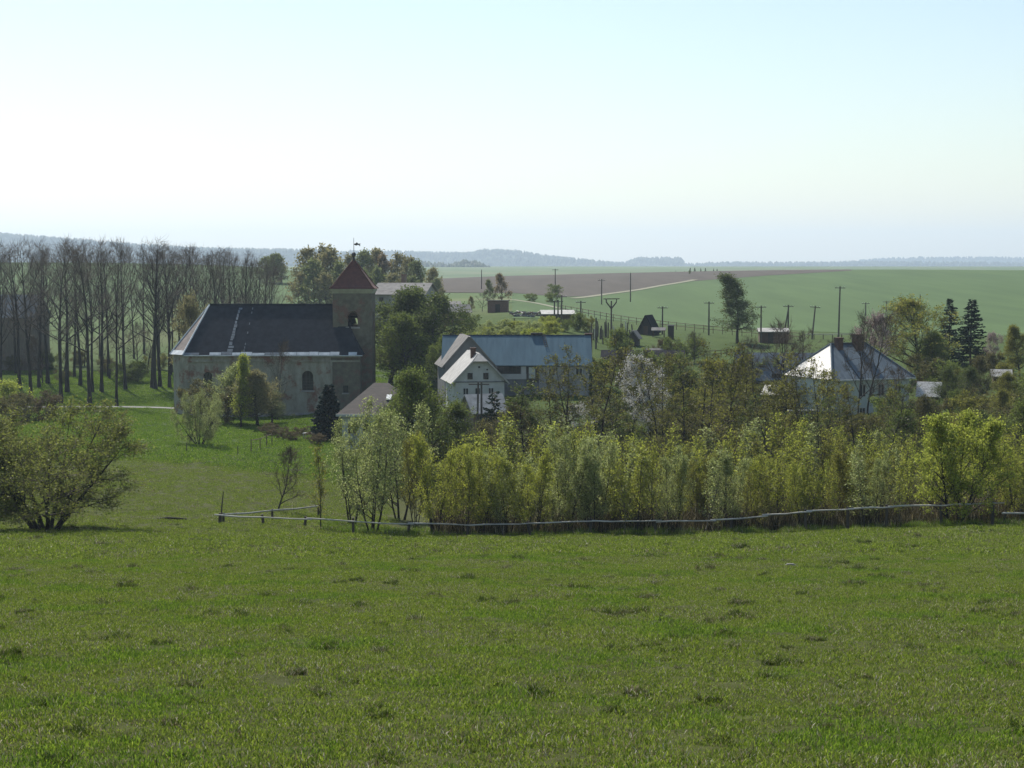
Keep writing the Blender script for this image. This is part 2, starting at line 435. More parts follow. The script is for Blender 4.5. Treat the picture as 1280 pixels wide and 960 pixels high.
M['polewood'] = mat('creosoted_pole', (0.12, 0.10, 0.085), (0.075, 0.065, 0.055), 1.5, 0.9)
M['iron'] = mat('dark_iron', (0.05, 0.05, 0.05), (0.03, 0.03, 0.03), 2, 0.6)
M['porcelain'] = mat('porcelain', (0.6, 0.58, 0.55), (0.4, 0.38, 0.36), 2, 0.3)
M['chimney'] = mat('sooty_brick', (0.14, 0.075, 0.055), (0.07, 0.045, 0.038), 3.0, 0.95, 0.4)
M['concrete'] = mat('grey_concrete', (0.33, 0.32, 0.30), (0.22, 0.21, 0.20), 1.5)
M['stone'] = mat('field_stone', (0.26, 0.25, 0.22), (0.17, 0.16, 0.14), 6.0)
M['tarp'] = mat('blue_tarpaulin', (0.03, 0.06, 0.32), (0.02, 0.04, 0.22), 1.5, 0.6)
_g, _nt2, _p = _nt('window_glass')
_p.inputs['Base Color'].default_value = (0.025, 0.03, 0.035, 1); _p.inputs['Roughness'].default_value = 0.12
_p.inputs['Specular IOR Level'].default_value = 0.6
_f = _noise(_nt2, None, 2.0, 2)
_nt2.links.new(_ramp(_nt2, _f, [(0.4, (0.02, 0.022, 0.026)), (0.7, (0.045, 0.05, 0.055))]), _p.inputs['Base Color'])
M['glass'] = _g

# ================================================================== GROUND
def sheet(name, us, ds, mats, dz=0.0, xmin=30.0, **kw):
    U, D = np.meshgrid(us, ds)
    X = U * np.maximum(D, xmin); Y = D
    Z = terr(X, Y) + dz
    V = np.stack([X, Y, Z], -1).reshape(-1, 3)
    nr, nc = len(ds), len(us)
    a = (np.arange(nr - 1)[:, None] * nc + np.arange(nc - 1)[None, :]).ravel()
    Fq = np.stack([a, a + 1, a + nc + 1, a + nc], -1)
    me = np_mesh(name, V, [Fq], mats, smooth=True)
    return tag(obj(name, me), **kw)
us = np.concatenate([np.linspace(-1.6, -0.42, 24)[:-1], np.linspace(-0.42, 0.42, 260), np.linspace(0.42, 1.6, 24)[1:]])
ds = np.concatenate([np.linspace(-120, 4, 14)[:-1], np.linspace(4, 60, 330)[:-1], np.linspace(60, 130, 180)[:-1], np.linspace(130, 480, 160)[:-1], np.linspace(480, 1000, 70)[:-1], np.geomspace(1000, 14000, 44)])
sheet('ground', us, ds, [M['ground']], kind='structure', label='green pasture and valley land running out to the horizon', cat='ground')

def field(name, edge_lo, edge_hi, mats, dz, nu=80, nd=24, **kw):
    """a field seen between two picture edges: lists of (px, py); the far edge may be a distance in metres (py < 0)"""
    p0 = max(edge_lo[0][0], edge_hi[0][0]); p1 = min(edge_lo[-1][0], edge_hi[-1][0])
    V = []
    def dist(edge, px):
        py = np.interp(px, [e[0] for e in edge], [e[1] for e in edge])
        return -py if py < 0 else hit(px, py).y
    for px in np.linspace(p0, p1, nu):
        a, b = dist(edge_lo, px), dist(edge_hi, px)
        b = max(b, a + 0.5)
        dd = np.linspace(a, b, nd)
        xx = (px - 640.0) / F * dd / 0.9967
        V.append(np.stack([xx, dd, terr(xx, dd) + dz], -1))
    V = np.concatenate(V)
    a = (np.arange(nu - 1)[:, None] * nd + np.arange(nd - 1)[None, :]).ravel()
    Fq = np.stack([a, a + nd, a + nd + 1, a + 1], -1)
    return tag(obj(name, np_mesh(name, V, [Fq], mats, smooth=True)), **kw)
field('crop_field', [(640, 398), (760, 400), (800, 404), (960, 412), (1120, 420), (1280, 420), (1420, 420)],
      [(640, -800), (1420, -800)], [M['crop']], 0.06, kind='structure', label='wide green crop field sloping up to the ridge behind the village', cat='field')
field('crop_field', [(-120, 385), (200, 385), (420, 385)], [(-120, -760), (420, -760)], [M['crop']], 0.06,
      kind='structure', label='green hillside field behind the grove and church', cat='field')
field('plowed_field', [(540, 366), (640, 366.5), (700, 371.5), (740, 370.5), (790, 365), (857, 352.5), (900, 349), (960, 344.5), (1062, 338.6)],
      [(540, -800), (1062, -800)], [M['plowed']], 0.12, kind='structure', label='brown ploughed field along the crest of the ridge', cat='field')
def strip(name, pts, w, m, dz, **kw):
    V = []
    P = [hit(*p) if len(p) == 2 else at(p[0], p[2]) for p in pts]
    Q = []
    for i in range(len(P) - 1):
        for t in np.linspace(0, 1, 10, endpoint=False): Q.append(P[i].lerp(P[i + 1], t))
    Q.append(P[-1])
    mb = MB()
    L = []
    for i, q in enumerate(Q):
        t = (Q[min(i + 1, len(Q) - 1)] - Q[max(i - 1, 0)]); t.z = 0; t.normalize()
        s = Vector((-t.y, t.x, 0)) * w / 2
        r = []
        for p in (q - s, q + s): r.append((p.x, p.y, gz(p.x, p.y) + dz))
        L.append(r)
    for a, b in zip(L, L[1:]): mb.poly([a[0], b[0], b[1], a[1]])
    return tag(mb.build(name, m, smooth=True), **kw)
strip('dirt_track', [(716, 373.5), (760, 368), (800, 362.5), (830, 357), (857, 352.5), (869, 350)], 2.4, M['track'], 0.18,
      kind='structure', label='pale dirt track between ploughed and green fields', cat='track')
strip('dirt_track', [(640, 375), (668, 379), (700, 386), (740, 393)], 1.8, M['track'], 0.12,
      kind='structure', label='faint dirt track behind the sheds on the slope', cat='track')
strip('road', [(-200, 0, 238), (0, 0, 238), (120, 0, 237), (215, 0, 237.5), (330, 0, 243), (470, 0, 247)], 2.6, M['road'], 0.06,
      kind='structure', label='narrow pale road passing in front of the grove', cat='road')

# ================================================================== FAR HILLS AND WOODS
rng = np.random.default_rng(11)
def tree_blobs(P, H, W, seed=0, cone=0.5):
    """many low far-off tree shapes in one mesh: P base points, H heights, W half widths"""
    r = np.random.default_rng(seed); n = len(P); k = 5
    ang = np.linspace(0, 2 * np.pi, k, endpoint=False)[None] + r.uniform(0, 6.28, (n, 1))
    rad = W[:, None] * r.uniform(0.7, 1.25, (n, k))
    rad2 = W[:, None] * r.uniform(0.5, 1.0, (n, k)) * np.where(r.random((n, 1)) < cone, 0.55, 0.95)
    ring1 = np.stack([P[:, None, 0] + rad * np.cos(ang), P[:, None, 1] + rad * np.sin(ang), P[:, None, 2] + H[:, None] * r.uniform(0.05, 0.25, (n, k))], -1)
    ring2 = np.stack([P[:, None, 0] + rad2 * np.cos(ang + .4), P[:, None, 1] + rad2 * np.sin(ang + .4), P[:, None, 2] + H[:, None] * r.uniform(0.5, 0.75, (n, k))], -1)
    top = (P + np.stack([0 * H, 0 * H, H], -1))[:, None]
    V = np.concatenate([ring1, ring2, top], 1).reshape(-1, 3)
    o = np.arange(n)[:, None] * (2 * k + 1)
    q = np.concatenate([np.stack([o[:, 0] + i, o[:, 0] + (i + 1) % k, o[:, 0] + k + (i + 1) % k, o[:, 0] + k + i], -1) for i in range(k)])
    t = np.concatenate([np.stack([o[:, 0] + k + i, o[:, 0] + k + (i + 1) % k, o[:, 0] + 2 * k], -1) for i in range(k)])
    return V, [q, t]
def hill(crest, d, label, wood_label, base=345.0, front=900, n=900, hgt=26.0, cover=1.0, seed=1, mask=None):
    px = np.array([c[0] for c in crest], float); py = np.array([c[1] for c in crest], float)
    P = np.linspace(px[0], px[-1], 90); Yc = np.interp(P, px, py)
    tree_px = hgt / d * F * 0.75
    prof = [(-1.0, 0.0), (-0.7, 0.25), (-0.4, 0.6), (-0.15, 0.92), (0, 1.0), (0.3, 0.9), (1.0, 0.0)]
    zb = zpx(base, d - front)
    def surf(p, t):
        yc = np.interp(p, px, py) + tree_px
        zc = (480.0 - yc) / F; zc = d / (CP + zc * SP) * (zc * CP - SP)
        w = np.interp(t, [a for a, b in prof], [b for a, b in prof])
        y = d + t * front + 120 * np.sin(p * 0.021 + seed)
        return np.stack([(p - 640.0) / F * y / 0.9967, y, zb + (zc - zb) * w], -1)
    T = np.array([a for a, b in prof])
    G = surf(np.repeat(P, len(T)), np.tile(T, len(P)))
    nd = len(T); a = (np.arange(len(P) - 1)[:, None] * nd + np.arange(nd - 1)[None]).ravel()
    me = np_mesh('hill', G, [np.stack([a, a + nd, a + nd + 1, a + 1], -1)], [M['hillside']], smooth=True)
    tag(obj('hill', me), label, 'hill', kind='structure')
    r = np.random.default_rng(seed)
    n1 = n // 2
    p1 = r.uniform(px[0], px[-1], n1); t1 = r.uniform(-0.06, 0.02, n1)
    p2 = r.uniform(px[0], px[-1], n - n1); t2 = -r.uniform(0, 1, n - n1) ** 0.8 * 0.75 * cover
    p = np.concatenate([p1, p2]); t = np.concatenate([t1, t2])
    if mask is not None:
        keep = mask(p, t); p, t = p[keep], t[keep]
    B = surf(p, t); B[:, 2] -= 1
    H = hgt * r.uniform(0.6, 1.12, len(p)); W = H * r.uniform(0.22, 0.42, len(p)) * 1.3
    V, Fc = tree_blobs(B, H, W, seed)
    tag(obj('wood', np_mesh('wood', V, Fc, [M['forest']])), wood_label, 'wood', kind='stuff')
hill([(-140, 283), (0, 291), (60, 296), (130, 303), (200, 307.5), (260, 310), (330, 311.5), (400, 313), (460, 320), (520, 330)], 6000,
     'long hazy blue hill rising towards the left edge', 'hazy blue forest covering the long left hill', n=3600, seed=2)
hill([(400, 322), (440, 314), (490, 313.5), (540, 315), (590, 316), (606, 312), (640, 313), (680, 319.5), (740, 326), (800, 331), (860, 336)], 7000,
     'rounded hazy blue hill right of the church spire', 'hazy forest on the rounded hill right of the spire', n=2400, seed=3)
hill([(470, 330), (500, 325), (520, 328), (560, 331), (580, 327), (600, 329), (615, 338), (630, 345)], 3300,
     'low nearer wooded knoll before the rounded hill', 'darker blue copse before the rounded hazy hill', n=500, front=260, seed=4, hgt=20)
hill([(760, 333), (790, 324), (800, 322), (850, 322.5), (856, 330), (880, 329), (920, 328), (1000, 328), (1060, 327), (1150, 327.5), (1280, 329), (1420, 331)], 7600,
     'low hazy ridge right of the ploughed field', 'thin band of forest along the low hazy ridge', n=2200, seed=5, cover=0.5)
hill([(1000, 332), (1060, 326), (1100, 323), (1150, 321.5), (1200, 321), (1280, 321.5), (1420, 321)], 10000,
     'farthest pale blue ridge at the right edge', 'farthest pale forest on the right edge ridge', n=1200, seed=6)

# ================================================================== TREE GENERATOR
def tubes(branches, sides):
    """list of (pts(n,3), radii(n)) -> V, quads ; grouped by point count"""
    Vs, Fs, off = [], [], 0
    byn = {}
    for p, r in branches: byn.setdefault(len(r), []).append((p, r))
    for n, L in byn.items():
        P = np.array([p for p, r in L]); Rr = np.array([r for p, r in L]); B = len(L)
        D = P[:, -1] - P[:, 0]; D /= np.linalg.norm(D, axis=1, keepdims=True) + 1e-9
        ref = np.where(np.abs(D[:, 2:3]) < 0.9, np.array([[0, 0, 1.0]]), np.array([[1.0, 0, 0]]))
        U = np.cross(D, ref); U /= np.linalg.norm(U, axis=1, keepdims=True); W = np.cross(D, U)
        a = np.linspace(0, 2 * np.pi, sides, endpoint=False)
        ring = U[:, None, :] * np.cos(a)[None, :, None] + W[:, None, :] * np.sin(a)[None, :, None]
        V = P[:, :, None, :] + ring[:, None] * Rr[:, :, None, None]
        Vs.append(V.reshape(-1, 3))
        b = (np.arange(B)[:, None, None] * n + np.arange(n - 1)[None, :, None]) * sides
        k = np.arange(sides)[None, None]
        k2 = (k + 1) % sides
        q = np.stack(np.broadcast_arrays(b + k, b + k2, b + sides + k2, b + sides + k), -1).reshape(-1, 4) + off
        Fs.append(q); off += B * n * sides
    return np.concatenate(Vs), np.concatenate(Fs)
def unit(v): return v / (np.linalg.norm(v, axis=-1, keepdims=True) + 1e-9)
def leaves(P, size, r, droop=0.0, aspect=0.6, align=None, spread=1.0):
    n = len(P)
    d = r.normal(size=(n, 3))
    d[:, 2] -= droop
    if align is not None: d = d * spread + align * 1.5
    d = unit(d); s = unit(np.cross(d, r.normal(size=(n, 3))))
    L = size * r.uniform(0.6, 1.3, (n, 1)); w = L * aspect * 0.5
    V = np.stack([P, P + d * L * .5 + s * w, P + d * L, P + d * L * .5 - s * w], 1).reshape(-1, 3)
    i = np.arange(n) * 4
    return V, np.stack([i, i + 1, i + 2, i + 3], -1)
def grow(p, d, L, r0, r1, n, wob, up, r):
    P = [p]; d = d / np.linalg.norm(d)
    for k in range(n):
        d = d + r.normal(size=3) * wob; d[2] += up; d = d / np.linalg.norm(d)
        P.append(P[-1] + d * L / n)
    return np.array(P), np.linspace(r0, r1, n + 1)
def perp(d, ang, r, az=None):
    ref = np.array([0, 0, 1.0]) if abs(d[2]) < 0.95 else np.array([1.0, 0, 0])
    u = np.cross(d, ref); u /= np.linalg.norm(u); w = np.cross(d, u)
    a = r.uniform(0, 6.283) if az is None else az
    return d * math.cos(ang) + (u * math.cos(a) + w * math.sin(a)) * math.sin(ang)
SHAPES = {'round': lambda t: 0.45 + 0.75 * math.sin(math.pi * min(1, 0.12 + t * 0.85)), 'cone': lambda t: 1.05 - 0.85 * t,
          'up': lambda t: 1.0 - 0.55 * t, 'egg': lambda t: 0.5 + 0.9 * math.sin(math.pi * min(1, 0.25 + 0.72 * t)) - 0.35 * t}
def make_tree(name, seed, h, r0, start=0.3, n1=16, a1=(70, 35), l1=0.3, shape='round', n2=6, l2=0.5, ntw=4, tw=0.6, nl=5, ls=0.12,
              up1=0.06, wob=0.08, stems=1, lean=0.0, twr=0.008, trunk_mat='bark', twig_mat='twig', leaf='green', droop=0.0, twig_seg=2,
              stem_ang=20, leafspread=0.2, sides=6, aspect=0.6, twob=0.45):
    r = np.random.default_rng(seed)
    lv0, lv1, lv2 = [], [], []
    for s in range(stems):
        az = 6.283 * (s + r.uniform(-.3, .3)) / stems
        d0 = np.array([0, 0, 1.0])
        hh = h
        base = np.zeros(3)
        if stems > 1:
            sa = R(stem_ang) * r.uniform(0.35, 1.15)
            d0 = np.array([math.cos(az) * math.sin(sa), math.sin(az) * math.sin(sa), math.cos(sa)])
            hh = h * r.uniform(0.8, 1.03) / max(0.55, math.cos(sa)) ** 0.5
            base = np.array([math.cos(az), math.sin(az), 0]) * r0 * 1.5
        elif lean: d0 = np.array([math.sin(lean), 0, math.cos(lean)])
        base = base - np.array([0, 0, 0.3])
        rr = r0 * (0.55 if stems > 1 else 1.0) * r.uniform(0.8, 1.1)
        P, Rd = grow(base, d0, hh, rr, rr * 0.12, 10, wob * twob, 0.02 if stems == 1 else 0.03, r)
        Rd = rr * (1 - 0.9 * np.linspace(0, 1, 11) ** 0.9); Rd[0] *= 1.35
        lv0.append((P, Rd))
        m1 = max(3, int(n1 / stems))
        for k in range(m1):
            t = start + (1 - start) * (k + r.uniform(0, 0.9)) / m1
            t = min(t, 0.985)
            f = t * 10; i = min(int(f), 9); p = P[i] + (P[i + 1] - P[i]) * (f - i)
            dr = unit(P[i + 1] - P[i]); tt = (t - start) / (1 - start)
            ang = R(a1[0] + (a1[1] - a1[0]) * tt) * r.uniform(0.8, 1.2)
            L = h * l1 * SHAPES[shape](tt) * r.uniform(0.7, 1.2)
            rb = min(rr * (1 - 0.9 * t ** 0.9) * 0.62, 0.03 * L + 0.01)
            B, Rb = grow(p, perp(dr, ang, r, k * 2.4 + r.uniform(-.5, .5)), L, rb, rb * 0.22, 5, wob, up1, r)
            lv1.append((B, Rb))
            for q in range(n2):
                s2 = r.uniform(0.22, 0.97); f2 = s2 * 5; i2 = min(int(f2), 4); p2 = B[i2] + (B[i2 + 1] - B[i2]) * (f2 - i2)
                L2 = L * l2 * (1.15 - 0.65 * s2) * r.uniform(0.6, 1.2)
                r2 = max(rb * (1 - 0.78 * s2) * 0.6, twr)
                lv2.append(grow(p2, perp(unit(B[i2 + 1] - B[i2]), R(r.uniform(28, 62)), r), L2, r2, twr * 0.7, 3, wob * 1.2, up1 * 0.8, r))
    bm_b = lv0 + lv1
    V0, F0 = tubes(lv0, sides); V1, F1 = tubes(lv1, 4)
    trunk = np_mesh('trunk', np.concatenate([V0, V1]), [F0, F1 + len(V0)], [M[trunk_mat]], smooth=True)
    # twigs, all at once
    A = np.array([b[0] for b in lv2]); nb = len(A)
    s = r.uniform(0.1, 1.0, (nb, ntw)); f = s * 3; i = np.minimum(f.astype(int), 2); fr = (f - i)[..., None]
    idx = np.arange(nb)[:, None]
    p0 = A[idx, i] * (1 - fr) + A[idx, i + 1] * fr
    dirp = unit(A[idx, i + 1] - A[idx, i])
    dt = unit(dirp + 0.75 * r.normal(size=dirp.shape) * 0.8 + np.array([0, 0, 0.15 - droop]))
    Lt = tw * r.uniform(0.5, 1.3, (nb, ntw, 1))
    p1 = p0 + dt * Lt * 0.5 + r.normal(size=p0.shape) * tw * 0.05
    p2 = p0 + unit(dt + np.array([0, 0, 0.2 - droop])) * Lt
    TW = np.stack([p0, p1, p2], 2).reshape(-1, 3, 3)
    V2, F2 = tubes(lv2, 3)
    rt = np.array([twr, twr * .8, twr * .35])
    V3, F3 = tubes([(x, rt) for x in TW], 3)
    Vs = [V2, V3]; Fs = [F2, F3 + len(V2)]; mi = [np.zeros(len(F2) + len(F3))]
    if nl > 0:
        n = len(TW)
        u = r.uniform(0.15, 1.05, (n, nl, 1))
        LP = (TW[:, None, 0] * (1 - u) + TW[:, None, 2] * u) + r.normal(size=(n, nl, 3)) * leafspread * tw
        V4, F4 = leaves(LP.reshape(-1, 3), ls, r, droop, aspect)
        Fs.append(F4 + len(V2) + len(V3)); Vs.append(V4); mi.append(np.ones(len(F4)))
    crown = np_mesh('crown', np.concatenate(Vs), Fs, [M[twig_mat], M[leaf]], mi)
    return {'name': name, 'trunk': trunk, 'crown': crown, 'h': h}
def make_conifer(name, seed, h, r0, wid, leaf='spruce', whorl=0.42, nb=7, droop=0.35, start=0.06, density=26, ls=0.34, ragged=0.25, upturn=0.0, thin=1.0):
    r = np.random.default_rng(seed)
    P = np.array([[0, 0, -0.3 + k * (h + 0.3) / 10] for k in range(11)]); P[:, :2] += np.cumsum(r.normal(size=(11, 2)) * h * 0.002, 0)
    Rd = r0 * np.linspace(1.1, 0.05, 11)
    V0, F0 = tubes([(P, Rd)], 6)
    trunk = np_mesh('trunk', V0, [F0], [M['bark']], smooth=True)
    br, LP, LD = [], [], []
    z = h * start
    while z < h * 0.985:
        t = z / h
        for k in range(nb):
            a = r.uniform(0, 6.283)
            L = wid * (1 - t) ** 0.85 * r.uniform(1 - ragged, 1 + ragged * 0.6) + 0.12
            d = np.array([math.cos(a), math.sin(a), 0.25 - droop * (1 - t) * 1.2])
            p = np.array([np.interp(z, P[:, 2], P[:, 0]), np.interp(z, P[:, 2], P[:, 1]), z + r.uniform(-.15, .15)])
            q = [p]
            for s in range(4):
                d = unit(d + np.array([0, 0, upturn * (s - 1)])); q.append(q[-1] + d * L / 4)
            q = np.array(q); br.append((q, np.linspace(0.035, 0.008, 5)))
            m = max(5, int(density * L / wid * thin)); u = r.uniform(0.12, 1.02, m)
            f = np.minimum(u * 4, 3.999); i = f.astype(int); lp = q[i] + (q[i + 1] - q[i]) * (f - i)[:, None]
            LP.append(lp); LD.append(np.tile(d, (m, 1)))
        z += whorl * (1.15 - 0.5 * t) * r.uniform(0.8, 1.2)
    V2, F2 = tubes(br, 3)
    LP = np.concatenate(LP); LD = np.concatenate(LD)
    side = unit(np.cross(LD, np.array([0, 0, 1.0]))) * r.choice([-1, 1], (len(LD), 1))
    al = unit(LD * 0.8 + side * r.uniform(0.2, 1.2, (len(LD), 1)) + np.array([0, 0, -0.35]))
    V4, F4 = leaves(LP, ls, r, 0.0, 0.5, al, 0.45)
    crown = np_mesh('crown', np.concatenate([V2, V4]), [F2, F4 + len(V2)], [M['twig'], M[leaf]], [np.zeros(len(F2)), np.ones(len(F4))])
    return {'name': name, 'trunk': trunk, 'crown': crown, 'h': h}
def plant(proto, name, loc, h, label, group=None, rz=None, wide=1.0, leaf=None, cat='tree', bark=None):
    """put one tree: an Empty with its trunk and crown"""
    rr = random.Random(hash((round(loc[0], 2), round(loc[1], 2))) & 0xffff)
    o = empty(name, loc, rr.uniform(0, 6.28) if rz is None else rz, label=label, cat=cat, group=group)
    s = h / proto['h']; o.scale = (s * wide, s * wide, s)
    t = obj('trunk', proto['trunk'], o); c = obj('crown', proto['crown'], o)
    if leaf:
        sl = c.material_slots[1]; sl.link = 'OBJECT'; sl.material = M[leaf]
    return o

PR = {}
PR['alley'] = [make_tree('alley', 104 + k * 3, 23.8, 0.31, start=0.36, n1=17, a1=(55, 22), l1=0.25, shape='egg', n2=8, l2=0.5, ntw=5, tw=1.25, nl=0,
                         up1=0.12, wob=0.12, twr=0.015, twig_mat='twig', twob=0.2) for k in range(4)]
PR['alder'] = [make_tree('alder', 200 + k, 12, 0.13, start=0.25, n1=24, a1=(72, 42), l1=0.18, shape='up', n2=5, l2=0.5, ntw=4, tw=0.5, nl=3, ls=0.17,
                         up1=0.04, wob=0.13, twr=0.011, leaf='olive', leafspread=0.18) for k in range(4)]
PR['sapling'] = [make_tree('sapling', 300 + k, 6.5, 0.055, start=0.2, n1=22, a1=(36, 18), l1=0.17, shape='up', n2=4, l2=0.5, ntw=3, tw=0.45, nl=3, ls=0.15,
                           up1=0.10, wob=0.10, twr=0.007, leaf='yellowgreen', leafspread=0.25, sides=5, trunk_mat='bark_grey' if k % 2 else 'bark') for k in range(5)]
PR['willow'] = [make_tree('willow', 400 + k, 7.6, 0.15, start=0.14, n1=50, a1=(50, 25), l1=0.19, shape='egg', n2=6, l2=0.5, ntw=4, tw=0.5, nl=8, ls=0.13,
                          up1=0.08, wob=0.11, stems=4, stem_ang=22, twr=0.008, leaf='greygreen', leafspread=0.3) for k in range(3)]
PR['shrubtree'] = [make_tree('shrubtree', 450 + k, 7.4, 0.26, start=0.2, n1=105, a1=(62, 38), l1=0.26, shape='round', n2=7, l2=0.55, ntw=6, tw=0.6, nl=9, ls=0.12,
                             up1=0.0, wob=0.14, stems=8, stem_ang=50, twr=0.010, leaf='brownolive', leafspread=0.25) for k in range(2)]
PR['goat'] = [make_tree('goat', 470, 7.9, 0.20, start=0.12, n1=64, a1=(55, 24), l1=0.25, shape='egg', n2=7, l2=0.5, ntw=5, tw=0.5, nl=10, ls=0.14,
                        up1=0.10, wob=0.09, stems=3, stem_ang=22, twr=0.008, leaf='lime', leafspread=0.2)]
PR['leafy'] = [make_tree('leafy', 500 + k, 12, 0.28, start=0.15, n1=34, a1=(68, 25), l1=0.30, shape='egg', n2=9, l2=0.55, ntw=6, tw=0.8, nl=9, ls=0.26,
                         up1=0.05, wob=0.12, twr=0.012, leaf='darkgreen', leafspread=0.35) for k in range(3)]
PR['garden'] = [make_tree('garden', 520 + k, 9, 0.2, start=0.12, n1=40, a1=(66, 24), l1=0.32, shape='egg', n2=8, l2=0.55, ntw=6, tw=0.6, nl=6, ls=0.17,
                         up1=0.05, wob=0.14, twr=0.010, leaf='green', leafspread=0.3) for k in range(3)]
PR['maple'] = [make_tree('maple', 540, 12, 0.26, start=0.16, n1=30, a1=(58, 22), l1=0.36, shape='egg', n2=9, l2=0.5, ntw=6, tw=0.7, nl=8, ls=0.22,
                         up1=0.05, wob=0.11, twr=0.012, leaf='maple', leafspread=0.25)]
PR['bare'] = [make_tree('bare', 560 + k, 9, 0.17, start=0.2, n1=18, a1=(60, 30), l1=0.36, shape='egg', n2=7, l2=0.55, ntw=7, tw=0.7, nl=0,
                        up1=0.05, wob=0.16, twr=0.014, twig_mat='twig_brown') for k in range(3)]
PR['barebush'] = [make_tree('barebush', 580, 4.4, 0.10, start=0.18, n1=14, a1=(45, 28), l1=0.42, shape='egg', n2=8, l2=0.6, ntw=8, tw=0.45, nl=0,
                            up1=0.04, wob=0.13, lean=0.25, twr=0.009, twig_mat='twig_brown')]
PR['blossom'] = [make_tree('blossom', 600 + k, 6.5, 0.14, start=0.2, n1=18, a1=(65, 30), l1=0.34, shape='round', n2=7, l2=0.5, ntw=6, tw=0.5, nl=9, ls=0.16,
                           up1=0.04, wob=0.13, twr=0.010, leaf='white_bl', leafspread=0.25) for k in range(2)]
PR['bush'] = [make_tree('bush', 620 + k, 3.6, 0.07, start=0.06, n1=34, a1=(62, 30), l1=0.42, shape='round', n2=6, l2=0.5, ntw=5, tw=0.4, nl=8, ls=0.16,
                        up1=0.05, wob=0.14, stems=3, stem_ang=35, twr=0.008, leaf='green', leafspread=0.3) for k in range(3)]
PR['far'] = [make_tree('far', 640 + k, 14, 0.3, start=0.08, n1=22, a1=(70, 30), l1=0.30, shape='egg', n2=6, l2=0.5, ntw=4, tw=1.0, nl=4, ls=0.75,
                       up1=0.05, wob=0.12, twr=0.03, leaf='green', leafspread=0.4) for k in range(3)]
PR['spruce'] = [make_conifer('spruce', 700, 13.5, 0.2, 3.6, 'spruce', ls=0.55, density=40, whorl=.5), make_conifer('spruce', 701, 14, 0.2, 3.4, 'spruce', ls=0.55, ragged=0.4, density=36, whorl=.5)]
PR['fir'] = [make_conifer('fir', 702, 6.8, 0.12, 1.95, 'fir_blue', whorl=0.26, nb=11, droop=0.25, start=0.02, ls=0.42, density=40, ragged=0.15)]
PR['smallspruce'] = [make_conifer('smallspruce', 703, 4, 0.07, 1.3, 'spruce', whorl=0.3, nb=6, droop=-0.1, start=0.05, ls=0.24, density=16, ragged=0.4)]
PR['larch'] = [make_tree('larch', 720, 15, 0.26, start=0.2, n1=46, a1=(85, 45), l1=0.20, shape='cone', n2=7, l2=0.5, ntw=6, tw=0.8, nl=6, ls=0.24,
                         up1=0.08, wob=0.15, twr=0.012, leaf='larch', leafspread=0.35, droop=0.3)]
PR['conegreen'] = [make_tree('conegreen', 730, 9, 0.11, start=0.1, n1=44, a1=(38, 16), l1=0.19, shape='cone', n2=6, l2=0.5, ntw=5, tw=0.5, nl=6, ls=0.16,
                             up1=0.1, wob=0.08, twr=0.008, leaf='lime', leafspread=0.25)]

# ================================================================== BUILDINGS
def arch_wall(mb, x0, x1, z0, z1, y0, y1, ops, m=0):
    """wall slab in the xz plane with openings (ox0, ox1, oz0, oz1, arched)"""
    xs = sorted({x0, x1, *[o[0] for o in ops], *[o[1] for o in ops]})
    for a, b in zip(xs, xs[1:]):
        mid = (a + b) / 2
        cuts = sorted([(o[2], o[3]) for o in ops if o[0] <= mid <= o[1]])
        z = z0
        for c0, c1 in cuts:
            if c0 > z: mb.box((a, y0, z), (b, y1, c0), m)
            z = c1
        if z1 > z: mb.box((a, y0, z), (b, y1, z1), m)
    for o in ops:
        if len(o) > 4 and o[4]:
            cx = (o[0] + o[1]) / 2; r = (o[1] - o[0]) / 2; zs = o[3] - r
            for sgn in (-1, 1):
                arc = [(cx + sgn * r * math.cos(t), zs + r * math.sin(t)) for t in np.linspace(0, math.pi / 2, 7)]
                pts = [(cx + sgn * r, o[3])] + arc
                if sgn > 0: pts = pts[::-1]
                mb.prism([(p[0], y0, p[1]) for p in pts], (0, y1 - y0, 0), m)
def window(parent, x, z, w, h, y, m='white', bars=1, pane='glass', normal=-1, t=0.08):
    """window on a wall facing -Y (frame) with pane as sub-part"""
    mb = MB()
    mb.box((x - w / 2, y - t, z), (x - w / 2 + 0.09, y, z + h)); mb.box((x + w / 2 - 0.09, y - t, z), (x + w / 2, y, z + h))
    mb.box((x - w / 2 + 0.09, y - t, z), (x + w / 2 - 0.09, y, z + 0.09)); mb.box((x - w / 2 + 0.09, y - t, z + h - 0.09), (x + w / 2 - 0.09, y, z + h))
    for k in range(bars):
        c = x - w / 2 + w * (k + 1) / (bars + 1)
        mb.box((c - 0.035, y - t + 0.01, z + 0.09), (c + 0.035, y, z + h - 0.09))
    o = mb.build('window', M[m], parent)
    MB().box((x - w / 2 + 0.08, y - t * 0.45, z + 0.08), (x + w / 2 - 0.08, y - 0.004, z + h - 0.08)).build('pane', M[pane], o)
    return o
def chimney(parent, x, y, z0, z1, w=0.7, m='chimney', name='chimney'):
    mb = MB().box((x - w / 2, y - w / 2, z0), (x + w / 2, y + w / 2, z1))
    mb.box((x - w / 2 - .07, y - w / 2 - .07, z1), (x + w / 2 + .07, y + w / 2 + .07, z1 + 0.15))
    return mb.build(name, M[m], parent)
def slab(mb, a, b, c, d, t, m=0):
    """roof slab with corners a b c d, thickness t along its normal"""
    a, b, c, d = map(Vector, (a, b, c, d))
    n = (b - a).cross(d - a).normalized()
    if n.z < 0: n = -n
    mb.prism([a, b, c, d], n * t, m)
